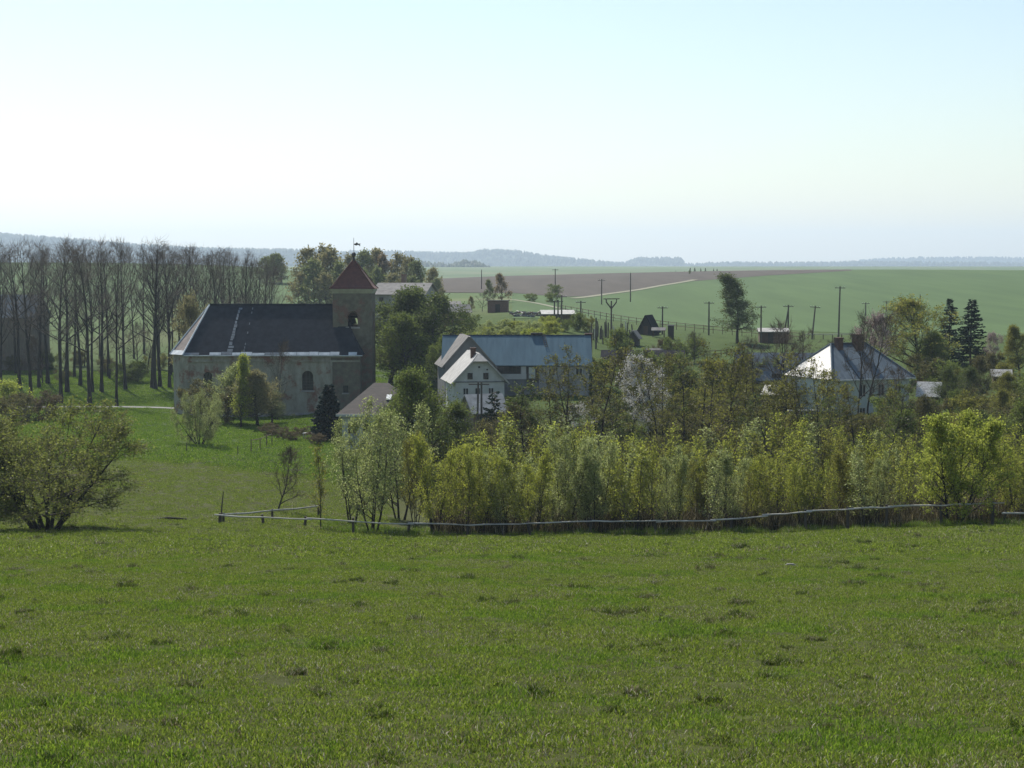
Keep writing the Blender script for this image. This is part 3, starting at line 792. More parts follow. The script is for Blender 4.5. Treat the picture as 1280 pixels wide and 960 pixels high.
def gable_x(mb_w, mb_r, w, dep, eave, ridge, oh=0.35, t=0.16, sink=1.2, eave_back=None):
    """ridge along x (roof slope faces the viewer); local origin centre of front wall at ground"""
    eb = eave if eave_back is None else eave_back
    rise = ridge - eave
    for x in (-w / 2, w / 2 - 0.3):
        mb_w.prism([(x, 0, -sink), (x, dep, -sink), (x, dep, eb), (x, dep / 2, ridge), (x, 0, eave)], (0.3, 0, 0))
    mb_w.box((-w / 2 + .3, 0, -sink), (w / 2 - .3, 0.3, eave)); mb_w.box((-w / 2 + .3, dep - 0.3, -sink), (w / 2 - .3, dep, eb))
    k = oh / (dep / 2)
    e = 0.02
    slab(mb_r, (-w / 2 - oh, -oh, eave - rise * k + e), (w / 2 + oh, -oh, eave - rise * k + e), (w / 2 + oh, dep / 2, ridge + e), (-w / 2 - oh, dep / 2, ridge + e), t)
    slab(mb_r, (-w / 2 - oh, dep / 2 + 0.002, ridge + e), (w / 2 + oh, dep / 2 + 0.002, ridge + e), (w / 2 + oh, dep + oh, eb - (ridge - eb) * k + e), (-w / 2 - oh, dep + oh, eb - (ridge - eb) * k + e), t)
def gable_y(mb_w, mb_r, w, dep, eave, ridge, oh=0.35, t=0.16, sink=1.2, m_r=0, clip=0.0):
    """ridge along y (gable faces the viewer)"""
    rise = ridge - eave
    top = ridge - clip * rise; cx = clip * w / 2
    gable = [(-w / 2, 0, -sink), (w / 2, 0, -sink), (w / 2, 0, eave), (cx, 0, top), (-cx, 0, top), (-w / 2, 0, eave)] if clip else \
            [(-w / 2, 0, -sink), (w / 2, 0, -sink), (w / 2, 0, eave), (0, 0, ridge), (-w / 2, 0, eave)]
    mb_w.prism(gable, (0, 0.3, 0)); mb_w.prism([(p[0], dep - 0.3, p[2]) for p in gable], (0, 0.3, 0))
    mb_w.box((-w / 2, 0.3, -sink), (-w / 2 + .3, dep - .3, eave)); mb_w.box((w / 2 - .3, 0.3, -sink), (w / 2, dep - .3, eave))
    k = oh / (w / 2); e = 0.02
    yc = clip * dep * 0.28
    for s in (-1, 1):
        lo0 = Vector((s * (w / 2 + oh), -oh, eave - rise * k + e)); lo1 = Vector((s * (w / 2 + oh), dep + oh, eave - rise * k + e))
        hi0 = Vector((s * 0.001, -oh, ridge + e)); hi1 = Vector((s * 0.001, dep + oh, ridge + e))
        if clip:
            c = Vector((s * cx, -oh, top + e)); h0 = Vector((s * 0.001, yc, ridge + e))
            pts = [lo0, lo1, hi1, h0, c]
        else: pts = [lo0, lo1, hi1, hi0]
        n = (pts[1] - pts[0]).cross(pts[2] - pts[0]).normalized()
        if n.z < 0: n = -n
        mb_r.prism(pts, n * t, m_r)
    if clip:
        pts = [Vector((-cx, -oh, top + e)), Vector((cx, -oh, top + e)), Vector((0, yc, ridge + e))]
        n = (pts[1] - pts[0]).cross(pts[2] - pts[0]).normalized(); n = n if n.z > 0 else -n
        mb_r.prism(pts, n * t, m_r)
def site(px, d):
    p = at(px, d); return p
def zrel(py, d, z0): return zpx(py, d) - z0

# ------------------------------------------------------------------ church
CD = 225.0
zb = zpx(522, CD)
mpp = xpx(641, CD, zb) - xpx(640, CD, zb)
def cxp(px): return (px - 214) * mpp
church = empty('church', (xpx(214, CD, zb), CD, zb), label='derelict stone church with dark slate roof and red capped tower', cat='church')
EH = zrel(444, CD, zb); RH = zrel(381, CD + 6, zb); DEP = 12.0; NR = cxp(450)
w = MB()
op1 = (cxp(255), cxp(266), zrel(486, CD, zb), zrel(465, CD, zb), True)
op2 = (cxp(378), cxp(392), zrel(488, CD, zb), zrel(463.5, CD, zb), True)
op3 = (cxp(429), cxp(435.5), zrel(491, CD, zb), zrel(482, CD, zb), False)
CH = 2.0
arch_wall(w, CH, cxp(414), -1.5, EH, 0, 0.8, [op1, op2])
w.prism([(CH, 0, -1.5), (CH, .8, -1.5), (.8, CH + .3, -1.5), (0, CH + .0, -1.5)], (0, 0, EH + 1.5))
w.prism([(0, CH, -1.5), (.8, CH + .3, -1.5), (.8, DEP - CH - .3, -1.5), (0, DEP - CH, -1.5)], (0, 0, EH + 1.5))
w.prism([(0, DEP - CH, -1.5), (.8, DEP - CH - .3, -1.5), (CH, DEP - .8, -1.5), (CH, DEP, -1.5)], (0, 0, EH + 1.5))
w.box((CH, DEP - .8, -1.5), (NR, DEP, EH))
w.build('wall', M['churchwall'], church)
w = MB(); arch_wall(w, cxp(414) + .003, NR, -1.5, EH, 0.05, 0.8, [op3])
w.box((NR - .8, .8, -1.5), (NR - 0.002, DEP - .8, EH))
o = w.build('wall', M['towerwall'], church); o['label'] = 'brick end bay with the plaster fallen off'
# pilasters, cornice, plinth
for px in (216.5 + 17, 300, 342, 412):
    x = cxp(px); MB().box((x - .45, -0.12, -1.5), (x + .45, -0.003, EH - 0.95)).build('pilaster', M['churchwall'], church)
mb = MB(); mb.box((CH - .1, -0.22, EH - 0.95), (NR + .1, -0.004, EH - 0.72)); mb.box((CH - .1, -0.34, EH - 0.30), (NR + .1, -0.004, EH - 0.02)); mb.build('cornice', M['churchwall'], church)
MB().box((CH, -0.16, -1.5), (cxp(414), -0.005, 0.7)).build('plinth', M['concrete'], church)
# windows with bars and glass
for (a, b, z0, z1, ar) in (op1, op2, op3):
    r = (b - a) / 2; cx = (a + b) / 2; zs = z1 - r if ar else z1
    mb = MB()
    for k in (1, 2): mb.box((a + (b - a) * k / 3 - .04, 0.30, z0), (a + (b - a) * k / 3 + .04, 0.36, z1 - (0.14 * r if ar else 0)))
    for k in range(1, 5): mb.box((a, 0.365, z0 + (zs - z0) * k / 5 - .03), (b, 0.40, z0 + (zs - z0) * k / 5 + .03))
    wo = mb.build('window', M['iron'], church)
    pts = [(a, .42, z0), (b, .42, z0)] + ([(cx + r * math.cos(t), .42, zs + r * math.sin(t)) for t in np.linspace(0, math.pi, 13)] if ar else [(b, .42, z1), (a, .42, z1)])
    mb = MB(); mb.prism(pts, (0, 0.03, 0)); mb.build('pane', M['glass'], wo)
    MB().box((a - .15, -0.16, z0 - .2), (b + .15, 0.3, z0 - .002)).build('sill', M['concrete'], wo)
# roof: facets over a chamfered eave outline
OH = 0.45
ring = [(CH - .2, -OH), (NR + OH, -OH), (NR + OH, DEP + OH), (CH - .2, DEP + OH), (-OH, DEP - CH + .2), (-OH, CH - .2)]
A = Vector((cxp(254), 6, RH)); Bp = Vector((cxp(420), 6, RH))
E = [Vector((x, y, EH)) for x, y in ring]
mb = MB()
mb.poly([E[0], E[1], Bp, A], 0); mb.poly([E[1], E[2], Bp], 0); mb.poly([E[2], E[3], A, Bp], 0)
mb.poly([E[3], E[4], A], 1); mb.poly([E[4], E[5], A], 1); mb.poly([E[5], E[0], A], 1)  # left end facets take the paler copy, painting the sun on them
mb.poly(E[::-1], 0)
roof = mb.build('roof', [M['slate'], M['slate_sunlit']], church)
# ridge capping, hip capping, zinc strips lying on the front slope
def on_slope(x, t, up=0.0):
    p = Vector((x, -OH + (6 + OH) * t, EH + (RH - EH) * t)); n = Vector((0, -(RH - EH), 6 + OH)).normalized()
    return p + n * up
mb = MB(); mb.tube([A + Vector((0, 0, .05)), Bp + Vector((0, 0, .05))], [.14, .14], 6); mb.build('ridge_cap', M['slate'], roof)
for e in (E[0], E[5]):
    mb = MB(); mb.tube([e + Vector((0, 0, .05)), A + Vector((0, 0, .05))], [.12, .12], 5); mb.build('hip_cap', M['sheet'], roof)
mb = MB(); mb.tube([E[1] + Vector((0, 0, .05)), Bp + Vector((0, 0, .05))], [.12, .12], 5); mb.build('hip_cap', M['slate'], roof)
rr = random.Random(5)
def slope_patch(x0, x1, t0, t1, m, name='roof_patch', sk=0.0):
    mb = MB(); pts = [on_slope(x0, t0, .02), on_slope(x1, t0, .02), on_slope(x1 + sk, t1, .02), on_slope(x0 + sk, t1, .02)]
    n = Vector((0, -(RH - EH), 6 + OH)).normalized(); mb.prism(pts, n * .03); return mb.build(name, M[m], roof)
t = 0.07; xx = cxp(284.5)
while t < 0.95:
    dt = rr.uniform(.03, .075); wd = 0.75 if t < .2 else rr.uniform(.25, .5)
    slope_patch(xx + t * 0.95, xx + t * 0.95 + wd, t, t + dt * 0.85, 'dullzinc', 'zinc_sheet'); t += dt * rr.choice([1, 1, 1.25])
for t in (.07, .13, .2, .42, .6, .82, .9): slope_patch(cxp(305) + t * .5, cxp(305) + t * .5 + .13, t, t + .04, 'dullzinc', 'zinc_sheet')
x = CH - .1
while x < NR - 0.6:
    wd = rr.uniform(1.2, 2.4); x2 = min(x + wd, NR - .3)
    if rr.random() < 0.93: slope_patch(x, x2 - .05, 0.005, 0.062 + rr.uniform(-.02, .008), rr.choice(['sheet', 'sheet', 'dullzinc']), 'eave_sheet')
    x = x2
mb = MB(); n5 = [E[5], E[0]]; q0 = E[5].lerp(A, .085); q1 = E[0].lerp(A, .085)
mb.prism([E[5] + Vector((0, 0, .03)), E[0] + Vector((0, 0, .03)), q1 + Vector((0, 0, .03)), q0 + Vector((0, 0, .03))], (-.02, -.02, .03)); mb.build('eave_sheet', M['sheet'], roof)
mb = MB(); mb.tube([(CH, -OH - .07, EH - .05), (NR + OH, -OH - .07, EH - .05)], [.08, .08], 6); mb.build('gutter', M['sheet'], roof)
# tower
TY = 3.2
TX0, TX1 = cxp(415.5) * (CD + TY) / CD - 0.32 - (1 - 1) , cxp(464) + 0.0
# correct the tower's x for its depth
TX0 = xpx(415.5, CD + TY, 0) - church.location.x; TX1 = xpx(464.5, CD + TY, 0) - church.location.x
TW = TX1 - TX0; TZ = zrel(361, CD + TY, zb)
bx = xpx(440.5, CD + TY, 0) - church.location.x
bz0, bz1 = zrel(408.5, CD + TY, zb), zrel(390.5, CD + TY, zb); bw = 12.5 * mpp / 2
tower = MB()
opf = [(bx - bw, bx + bw, bz0, bz1, True)]
arch_wall(tower, TX0, TX1, -1.5, TZ, TY, TY + .8, opf)
arch_wall(tower, TX0, TX1, -1.5, TZ, TY + TW - .8, TY + TW, [(bx - .35, bx + .3, bz0 + .2, bz0 + 1.1, True)])
for xa in (TX0, TX1 - .8):
    cy_ = TY + TW / 2
    tower.box((xa, TY + .8, -1.5), (xa + .8, TY + TW - .8, bz0)); tower.box((xa, TY + .8, bz1), (xa + .8, TY + TW - .8, TZ))
    tower.box((xa, TY + .8, bz0), (xa + .8, cy_ - bw, bz1)); tower.box((xa, cy_ + bw, bz0), (xa + .8, TY + TW - .8, bz1))
tower.box((TX0 + .8, TY + .8, bz0 - .5), (TX1 - .8, TY + TW - .8, bz0 - .2))
tw_o = tower.build('tower', M['towerwall'], church)
mb = MB()
for (z0, z1, o) in ((TZ - .65, TZ - .35, .12), (TZ - .35, TZ - .02, .28)):
    mb.box((TX0 - o, TY - o, z0), (TX1 + o, TY - .003, z1)); mb.box((TX0 - o, TY + TW + .003, z0), (TX1 + o, TY + TW + o, z1))
    mb.box((TX0 - o, TY, z0), (TX0 - .003, TY + TW, z1)); mb.box((TX1 + .003, TY, z0), (TX1 + o, TY + TW, z1))
mb.build('tower_cornice', M['cornice'], tw_o)
for xa in (TX0, TX1 - .7): MB().box((xa, TY - .1, -1.5), (xa + .7, TY - .003, TZ - .66)).build('corner_pilaster', M['towerwall'], tw_o)
mb = MB(); mb.box((bx - bw - .3, TY - .14, bz0 - .25), (bx + bw + .3, TY + .3, bz0 - .002)); mb.build('belfry_sill', M['concrete'], tw_o)
mb = MB()
arc = [(bx + (bw + .22) * math.cos(t), TY - .06, bz1 - bw + (bw + .22) * math.sin(t)) for t in np.linspace(0, math.pi, 11)]
mb.tube(arc, [.10] * 11, 4); mb.build('arch_moulding', M['towerwall'], tw_o)
mb = MB(); mb.tube([(bx - .1, TY + 2.6, bz0 + 1.25), (bx - .1, TY + 2.6, bz0 + 1.0), (bx - .1, TY + 2.6, bz0 + .6), (bx - .1, TY + 2.6, bz0 + .35)], [.08, .25, .32, .48], 10); mb.build('bell', M['iron'], tw_o)
mb = MB(); mb.box((TX0 + .7, TY + 2.5, bz0 + 1.25), (TX1 - .7, TY + 2.7, bz0 + 1.45)); mb.build('bell_beam', M['darkwood'], tw_o)
tcx, tcy = (TX0 + TX1) / 2, TY + TW / 2
AZ = zrel(325, CD + tcy, zb)
mb = MB(); o_ = TW / 2 + .42
levels = [(o_, TZ), (o_ * .86, TZ + (AZ - TZ) * .10), (o_ * .48, TZ + (AZ - TZ) * .52), (.10, AZ)]
for (ra, za), (rb_, zb2) in zip(levels, levels[1:]):
    for k in range(4):
        c0 = [(-1, -1), (1, -1), (1, 1), (-1, 1)][k]; c1 = [(1, -1), (1, 1), (-1, 1), (-1, -1)][k]
        mb.poly([(tcx + c0[0] * ra, tcy + c0[1] * ra, za), (tcx + c1[0] * ra, tcy + c1[1] * ra, za), (tcx + c1[0] * rb_, tcy + c1[1] * rb_, zb2), (tcx + c0[0] * rb_, tcy + c0[1] * rb_, zb2)])
mb.poly([(tcx - o_, tcy - o_, TZ), (tcx - o_, tcy + o_, TZ), (tcx + o_, tcy + o_, TZ), (tcx + o_, tcy - o_, TZ)])
tr = mb.build('tower_roof', M['redtile'], church)
for c in ((-1, -1), (1, -1), (1, 1), (-1, 1)):
    mb = MB(); mb.tube([(tcx + c[0] * ra_, tcy + c[1] * ra_, z_ + .03) for ra_, z_ in levels], [.10, .10, .10, .07], 5); mb.build('hip_tiles', M['redtile'], tr)
mb = MB(); FZ = zrel(318, CD + tcy, zb)
mb.tube([(tcx, tcy, AZ - .2), (tcx, tcy, AZ + .25), (tcx, tcy, FZ - .35)], [.24, .16, .12], 8)
prof = [(.10, -.36), (.26, -.22), (.33, 0), (.26, .22), (.05, .36)]
mb.tube([(tcx, tcy, FZ + z) for r_, z in prof], [r_ for r_, z in prof], 10); mb.build('finial_ball', M['iron'], tr)
VZ = zrel(297, CD + tcy, zb)
fin = MB().tube([(tcx, tcy, FZ + .3), (tcx, tcy, VZ)], [.05, .025], 5).build('finial_rod', M['iron'], tr)
mb = MB(); vz = zrel(305.5, CD + tcy, zb)
mb.prism([(tcx + .05, tcy - .02, vz - .05), (tcx + .35, tcy - .02, vz - .18), (tcx + .62, tcy - .02, vz - .05), (tcx + .95, tcy - .02, vz - .28), (tcx + .88, tcy - .02, vz + .02), (tcx + 1.05, tcy - .02, vz + .12), (tcx + .62, tcy - .02, vz + .12), (tcx + .45, tcy - .02, vz + .32), (tcx + .28, tcy - .02, vz + .15), (tcx + .05, tcy - .02, vz + .10)], (0, .04, 0))
mb.build('weather_vane', M['iron'], tr)

# ------------------------------------------------------------------ village houses
def start_house(name, label, px, d, rz=0.0, cat='house', group=None):
    p = site(px, d)
    return empty(name, p, rz, label=label, cat=cat, group=group), p.z
# long blue-roofed building with a dark cross gable
D = 215.0
rt, z0 = start_house('long_building', 'long low building with blue sheet roof and dark cross gable', 646, D, 0, 'building')
s = D / F; Wd = (737 - 555) * s
eave, ridge = zrel(455, D, z0), zrel(420.5, D + 4.5, z0)
wb, rb = MB(), MB(); gable_x(wb, rb, Wd, 9, eave, ridge, .4)
wb.build('wall', M['greywall'], rt); ro = rb.build('roof', M['bluesheet'], rt)
MB().box((-Wd / 2 - .4, 4.35, ridge + .12), (Wd / 2 + .4, 4.65, ridge + .24)).build('ridge_cap', M['slate'], ro)
# roof ladder and seams
for k in range(1, 24):
    x = -Wd / 2 + Wd * k / 24
    sl = (ridge - eave) / 4.5
    mb = MB(); slab(mb, (x - .03, -.35, eave - .35 * sl + .17), (x + .03, -.35, eave - .35 * sl + .17), (x + .03, 4.4, ridge + .12), (x - .03, 4.4, ridge + .12), .05); mb.build('roof_seam', M['bluesheet'], ro)
mb = MB(); lx = (678 - 646) * s
for dx in (0, .35): mb.tube([(lx + dx, 4.3, ridge + .3), (lx + dx + .45, 2.2, ridge - 2.1 * sl + .3)], [.04, .04], 4)
for k in range(7): mb.tube([(lx + .06 * k, 4.3 - .33 * k, ridge + .3 - .33 * k * sl), (lx + .35 + .06 * k, 4.3 - .33 * k, ridge + .3 - .33 * k * sl)], [.025, .025], 4)
mb.build('roof_ladder', M['darkwood'], ro)
MB().box(((664 - 646) * s, 4.1, ridge + .25), ((679 - 646) * s, 4.9, ridge + .5)).build('ridge_vent', M['darkwood'], ro)
chimney(rt, (738 - 646) * s, 5, ridge - 3.5, zrel(418, D + 5, z0), .95)
# glazed porch, white pier, doorway
MB().box(((619 - 646) * s, -.10, zrel(474, D, z0)), ((658 - 646) * s, -.003, zrel(467.5, D, z0))).build('white_band', M['white'], rt)
window(rt, (635 - 646) * s, zrel(467, D, z0), 31 * s, 13.5 * s, -.0, 'darkwood', 5)
MB().box(((651.5 - 646) * s, -.12, zrel(473, D, z0)), ((657.5 - 646) * s, -.003, eave - .1)).build('white_pier', M['white'], rt)
dm = MB(); dm.box(((658 - 646) * s, -.06, zrel(478, D, z0)), ((673 - 646) * s, -.002, eave - .15)); do = dm.build('door', M['darkwood'], rt)
MB().box(((661 - 646) * s, -.09, zrel(473, D, z0)), ((669 - 646) * s, -.062, zrel(459, D, z0))).build('pane', M['palewall'], do)
MB().box(((661.5 - 646) * s, -.12, zrel(470, D, z0)), ((667 - 646) * s, -.092, zrel(466, D, z0))).build('notice', M['white'], do)
MB().box(((674 - 646) * s, -.08, -1), ((736 - 646) * s, -.003, eave - .1)).build('side_wall', M['concrete'], rt)
for px in (690, 708, 724): window(rt, (px - 646) * s, zrel(470, D, z0), 1.0, 1.1, -.085, 'white', 1)
# the dark cross wing in front
wing_e, wing_r = zrel(457, D - 4, z0), zrel(421.5, D - 4, z0)
wb, rb = MB(), MB(); gable_y(wb, rb, 61 * s, 8.4, wing_e, wing_r, .3, .18)
wg = empty('cross_wing', ((587.5 - 646) * s, -4.0, 0), R(9)); wg.parent = rt
wb.build('gable_wall', M['greywall'], wg); rb.build('wing_roof', M['greyroof'], wg)

# white gabled house
D = 197.0; s = D / F
rt, z0 = start_house('gabled_house', 'white house with clipped gable and two small attic windows', 600, D, R(10))
wb, rb = MB(), MB(); gable_y(wb, rb, 62 * s, 9, zrel(475.5, D, z0), zrel(443.5, D, z0), .5, .2, clip=0.30)
wb.build('wall', M['white'], rt); rb.build('roof', M['palesheet'], rt)
for px in (588, 608): window(rt, (px - 600.5) * s, zrel(474, D, z0), .62, .78, 0, 'darkwood', 1)
window(rt, -.1, zrel(460, D, z0), .22, .22, 0, 'darkwood', 0)
window(rt, .9, zrel(463, D, z0), .18, .18, 0, 'darkwood', 0)
MB().box((-31 * s, -.10, zrel(478, D, z0)), (31 * s, -.003, zrel(476.5, D, z0))).build('string_course', M['greywall'], rt)
for px in (582, 597, 614): window(rt, (px - 600) * s, zrel(495, D, z0), .75, 1.05, 0, 'white', 1)
chimney(rt, -.55, 2.0, zrel(449, D, z0), zrel(437, D, z0), .6)

# pale hipped shed with red gable beneath it
D = 178.0; s = D / F
rt, z0 = start_house('small_shed', 'small shed with pale sheet roof and red brick side beside the spruce', 612, D, R(24), 'shed')
wb, rb = MB(), MB(); gable_x(wb, rb, 3.9, 3.6, zrel(514, D, z0), zrel(493.5, D + 2, z0), .35)
wb.build('wall', M['brickwall'], rt); rb.build('roof', M['palesheet'], rt)
MB().box((-.5, -.06, -1), (.4, -.003, zrel(517, D, z0))).build('door', M['brownwood'], rt)

def hip_roof(mb, w, dep, eave, ridge, rl, oh=.5, m=(0, 0, 0, 0)):
    e = [(-w / 2 - oh, -oh, eave), (w / 2 + oh, -oh, eave), (w / 2 + oh, dep + oh, eave), (-w / 2 - oh, dep + oh, eave)]
    a, b = (-rl / 2, dep / 2, ridge), (rl / 2, dep / 2, ridge)
    mb.poly([e[0], e[1], b, a], m[0]); mb.poly([e[1], e[2], b], m[1]); mb.poly([e[2], e[3], a, b], m[2]); mb.poly([e[3], e[0], a], m[3]); mb.poly(e[::-1], 0)
    return e, a, b
# brown-roofed house right of the church
D = 172.0; s = D / F
rt, z0 = start_house('cottage', 'white cottage with steep brown grey roof below the church tower', 470, D, R(-4))
wb, rb = MB(), MB(); eave, ridge = zrel(517.5, D, z0), zrel(478.5, D + 4, z0)
wb = MB(); wb.box((-3.7, 0, -1.2), (3.7, .3, eave)); wb.box((-3.7, 7.7, -1.2), (3.7, 8, eave)); wb.box((-3.7, .3, -1.2), (-3.4, 7.7, eave)); wb.box((3.4, .3, -1.2), (3.7, 7.7, eave))
wb.build('wall', M['white'], rt); rb = MB(); hip_roof(rb, 7.4, 8, eave, ridge, 1.6, .5); ro = rb.build('roof', M['brownroof'], rt)
MB().box((-4.25, -.62, eave - .24), (4.25, -.52, eave + .02)).build('white_fascia', M['white'], ro)
sl = (ridge - eave) / 4
mb = MB(); slab(mb, (.9, 1.5, eave + 2.0 * sl * .89 + .03), (1.45, 1.5, eave + 2.0 * sl * .89 + .03), (1.45, 2.2, eave + 2.7 * sl * .89 + .03), (.9, 2.2, eave + 2.7 * sl * .89 + .03), .08); mb.build('roof_light', M['sheet'], ro)
for x in (-2.6, -1.0, 1.4): window(rt, x, eave - 2.1, .85, 1.15, 0, 'brownwood', 1)
MB().box((2.3, -.06, -.6), (3.2, -.003, eave - .7)).build('door', M['brownwood'], rt)

# long dark shed behind the blossom tree
D = 232.0; s = D / F
rt, z0 = start_house('long_shed', 'long low shed with black roof and brown walls behind the blossom', 803, D, R(-6), 'shed')
wb, rb = MB(), MB(); gable_x(wb, rb, 11.5, 6, zrel(452, D, z0), zrel(439, D + 3, z0), .4)
wb.build('wall', M['brownwood'], rt); rb.build('roof', M['tar'], rt)
for x in (-3.5, 0, 3.5): window(rt, x, zrel(466, D, z0), .9, .8, 0, 'darkwood', 1)

# large hipped house on the right
D = 200.0; s = D / F
rt, z0 = start_house('hipped_house', 'large house with steep hipped grey roof and two chimneys', 1089, D, R(24))
eave, ridge = zrel(473, D, z0), zrel(429.5, D + 5, z0)
wb = MB(); wb.box((-5.8, 0, -1.2), (5.8, .35, eave)); wb.box((-5.8, 9.65, -1.2), (5.8, 10, eave)); wb.box((-5.8, .35, -1.2), (-5.45, 9.65, eave)); wb.box((5.45, .35, -1.2), (5.8, 9.65, eave))
wb.build('wall', M['palewall'], rt)
mb = MB(); e, a, b = hip_roof(mb, 11.6, 10, eave, ridge, 5.4, .5, (0, 0, 0, 1)); ro = mb.build('roof', [M['greyblue'], M['speckroof']], rt)  # left hip face takes the bright copy, so its sunlight is painted
for q, (p0, p1) in enumerate(((e[0], a), (e[1], b), (e[3], a), (e[2], b), (a, b))):
    mb = MB(); mb.tube([Vector(p0) + Vector((0, 0, .05)), Vector(p1) + Vector((0, 0, .05))], [.12, .12], 5); mb.build('ridge_cap', M['greyblue'], ro)
mb = MB(); mb.box((-6.35, -.62, eave - .16), (6.35, -.52, eave - .02)); mb.build('gutter', M['sheet'], ro)
chimney(rt, 1.0, 4.4, ridge - 1, ridge + 1.1, 1.1); chimney(rt, -1.9, 4.4, ridge - 1, ridge + .7, .8)
for x in (-4, -1.4, 1.4, 4): window(rt, x, eave - 2.3, 1.0, 1.6, 0, 'greywood', 1)
for x in (-4, -1.4, 4): window(rt, x, eave - 5.2, 1.0, 1.6, 0, 'greywood', 1)
MB().box((.9, -.06, -.8), (2.0, -.003, 1.9)).build('door', M['brownwood'], rt)
# grey-roofed barn left of it
D = 228.0; s = D / F
rt, z0 = start_house('barn', 'long barn with faded blue grey roof left of the hipped house', 975, D, R(-3), 'barn')
wb, rb = MB(), MB(); gable_x(wb, rb, 11.5, 8, zrel(474, D, z0), zrel(442, D + 4, z0), .4)
wb.build('wall', M['greywall'], rt); rb.build('roof', M['greyblue'], rt)
MB().box((-1.2, -.06, -.8), (1.2, -.003, 1.5)).build('door', M['darkwood'], rt)
# little bright roofs
D = 206.0
rt, z0 = start_house('lean_to', 'small lean to with bright pale roof before the barn', 963, D, R(-38), 'shed')
wb, rb = MB(), MB(); gable_x(wb, rb, 2.2, 2.2, zrel(492.5, D, z0), zrel(482.5, D + 1, z0), .25)
wb.build('wall', M['darkwood'], rt); rb.build('roof', M['palesheet'], rt)
D = 203.0
rt, z0 = start_house('tool_shed', 'small shed with speckled white roof right of the hipped house', 1160, D, R(-20), 'shed')
wb, rb = MB(), MB(); gable_x(wb, rb, 2.6, 2.6, zrel(494, D, z0), zrel(478.5, D + 1.2, z0), .25)
wb.build('wall', M['darkwood'], rt); rb.build('roof', M['speckroof'], rt)
tp = site(1212, 204); tp.z += 0.0
mb = MB(); mb.prism([(-.9, 0, -.3), (.9, 0, -.3), (.9, 0, 0.9), (.1, 0, 1.3), (-.9, 0, 0.8)], (0, 1.2, 0))
tag(mb.build('tarpaulin_heap', M['tarp'], None, tp), 'heap under a dark blue tarpaulin behind the right hand bush', 'heap')
# low white wall seen through the alders
D = 195; p0, p1 = at(985, D), at(1040, D)
mb = MB(); mb.box((0, 0, -1.5), (p1.x - p0.x, .3, zrel(514, D, p0.z))); wl = mb.build('garden_wall', M['greywall'], None, p0)
tag(wl, 'low garden wall with white coping behind the alders', 'wall')
MB().box((-.05, -.06, zrel(514, D, p0.z) + .003), (p1.x - p0.x + .05, .36, zrel(514, D, p0.z) + .14)).build('coping', M['white'], wl)

# ------------------------------------------------------------------ sheds on the slope
def simple_shed(name, label, px, d, w, dep, eave, ridge, wm, rm, rz=0.0, axis='x', cat='shed', door=True, oh=.3, group=None):
    rt, z0 = start_house(name, label, px, d, rz, cat, group)
    wb, rb = MB(), MB(); (gable_x if axis == 'x' else gable_y)(wb, rb, w, dep, zrel(eave, d, z0), zrel(ridge, d + (dep / 2 if axis == 'x' else 0), z0), oh)
    wb.build('wall', M[wm], rt); rb.build('roof', M[rm], rt)
    if door: MB().box((-w * .1 - .5, -.06, -1), (-w * .1 + .5, -.003, min(2, zrel(eave, d, z0) - .2))).build('door', M['darkwood'], rt)
    return rt, z0
D = 262.0
rt, z0 = start_house('farm_building', 'wide low farm building with grey corrugated roof above the tower', 498, D + 60, R(-10), 'building')
d2 = D + 60
wb, rb = MB(), MB(); gable_x(wb, rb, 10.5, 12, zrel(368, d2, z0), zrel(354.5, d2 + 6, z0), .5); wb.build('wall', M['concrete'], rt); rb.build('roof', M['greyroof'], rt)
window(rt, -3.5, zrel(378, d2, z0), .9, 1.0, 0, 'darkwood', 1); window(rt, 2.2, zrel(378, d2, z0), .9, 1.0, 0, 'darkwood', 1)
chimney(rt, -1.0, 9, zrel(358, d2, z0), zrel(344, d2, z0), .9, 'brickwall')
# white striped store
D = 318.0
rt, z0 = start_house('white_store', 'white striped low store beside the brick shed', 559, D, R(6), 'shed')
wb, rb = MB(), MB(); gable_x(wb, rb, 5.4, 4, zrel(381, D, z0), zrel(377.5, D + 2, z0), .15); wb.build('wall', M['white'], rt); rb.build('roof', M['greyroof'], rt)
for k in range(7): MB().box((-2.4 + k * .75, -.05, 0), (-2.15 + k * .75, -.003, zrel(382.5, D, z0))).build('dark_batten', M['darkwood'], rt)
rt, z0 = start_house('brick_shed', 'red brick shed with sloping grey roof on the slope', 573, 310, R(14), 'shed')
wb, rb = MB(), MB(); gable_x(wb, rb, 4.8, 4.2, zrel(390, 310, z0), zrel(381.5, 312, z0), .3); wb.build('wall', M['brickwall'], rt); rb.build('roof', M['greyroof'], rt)
MB().box((-.5, -.06, -1), (.5, -.003, 1.1)).build('door', M['brownwood'], rt)
D = 335.0
rt, z0 = start_house('brick_store', 'flat roofed brown brick store behind the orchard', 622, D, R(-4), 'shed')
wb = MB(); h = zrel(376.5, D, z0); wb.box((-2.1, 0, -1), (2.1, 3.5, h)); wb.build('wall', M['brickwall'], rt)
MB().box((-2.3, -.2, h), (2.3, 3.7, h + .18)).build('roof', M['darkwood'], rt); MB().box((-.5, -.06, -.5), (.5, -.003, 1.7)).build('door', M['darkwood'], rt)
simple_shed('workshop', 'brown shed with pale flat roof under the three poles', 698, 302, 5.9, 4.5, 393, 388.5, 'brownwood', 'palesheet', R(5), cat='shed')
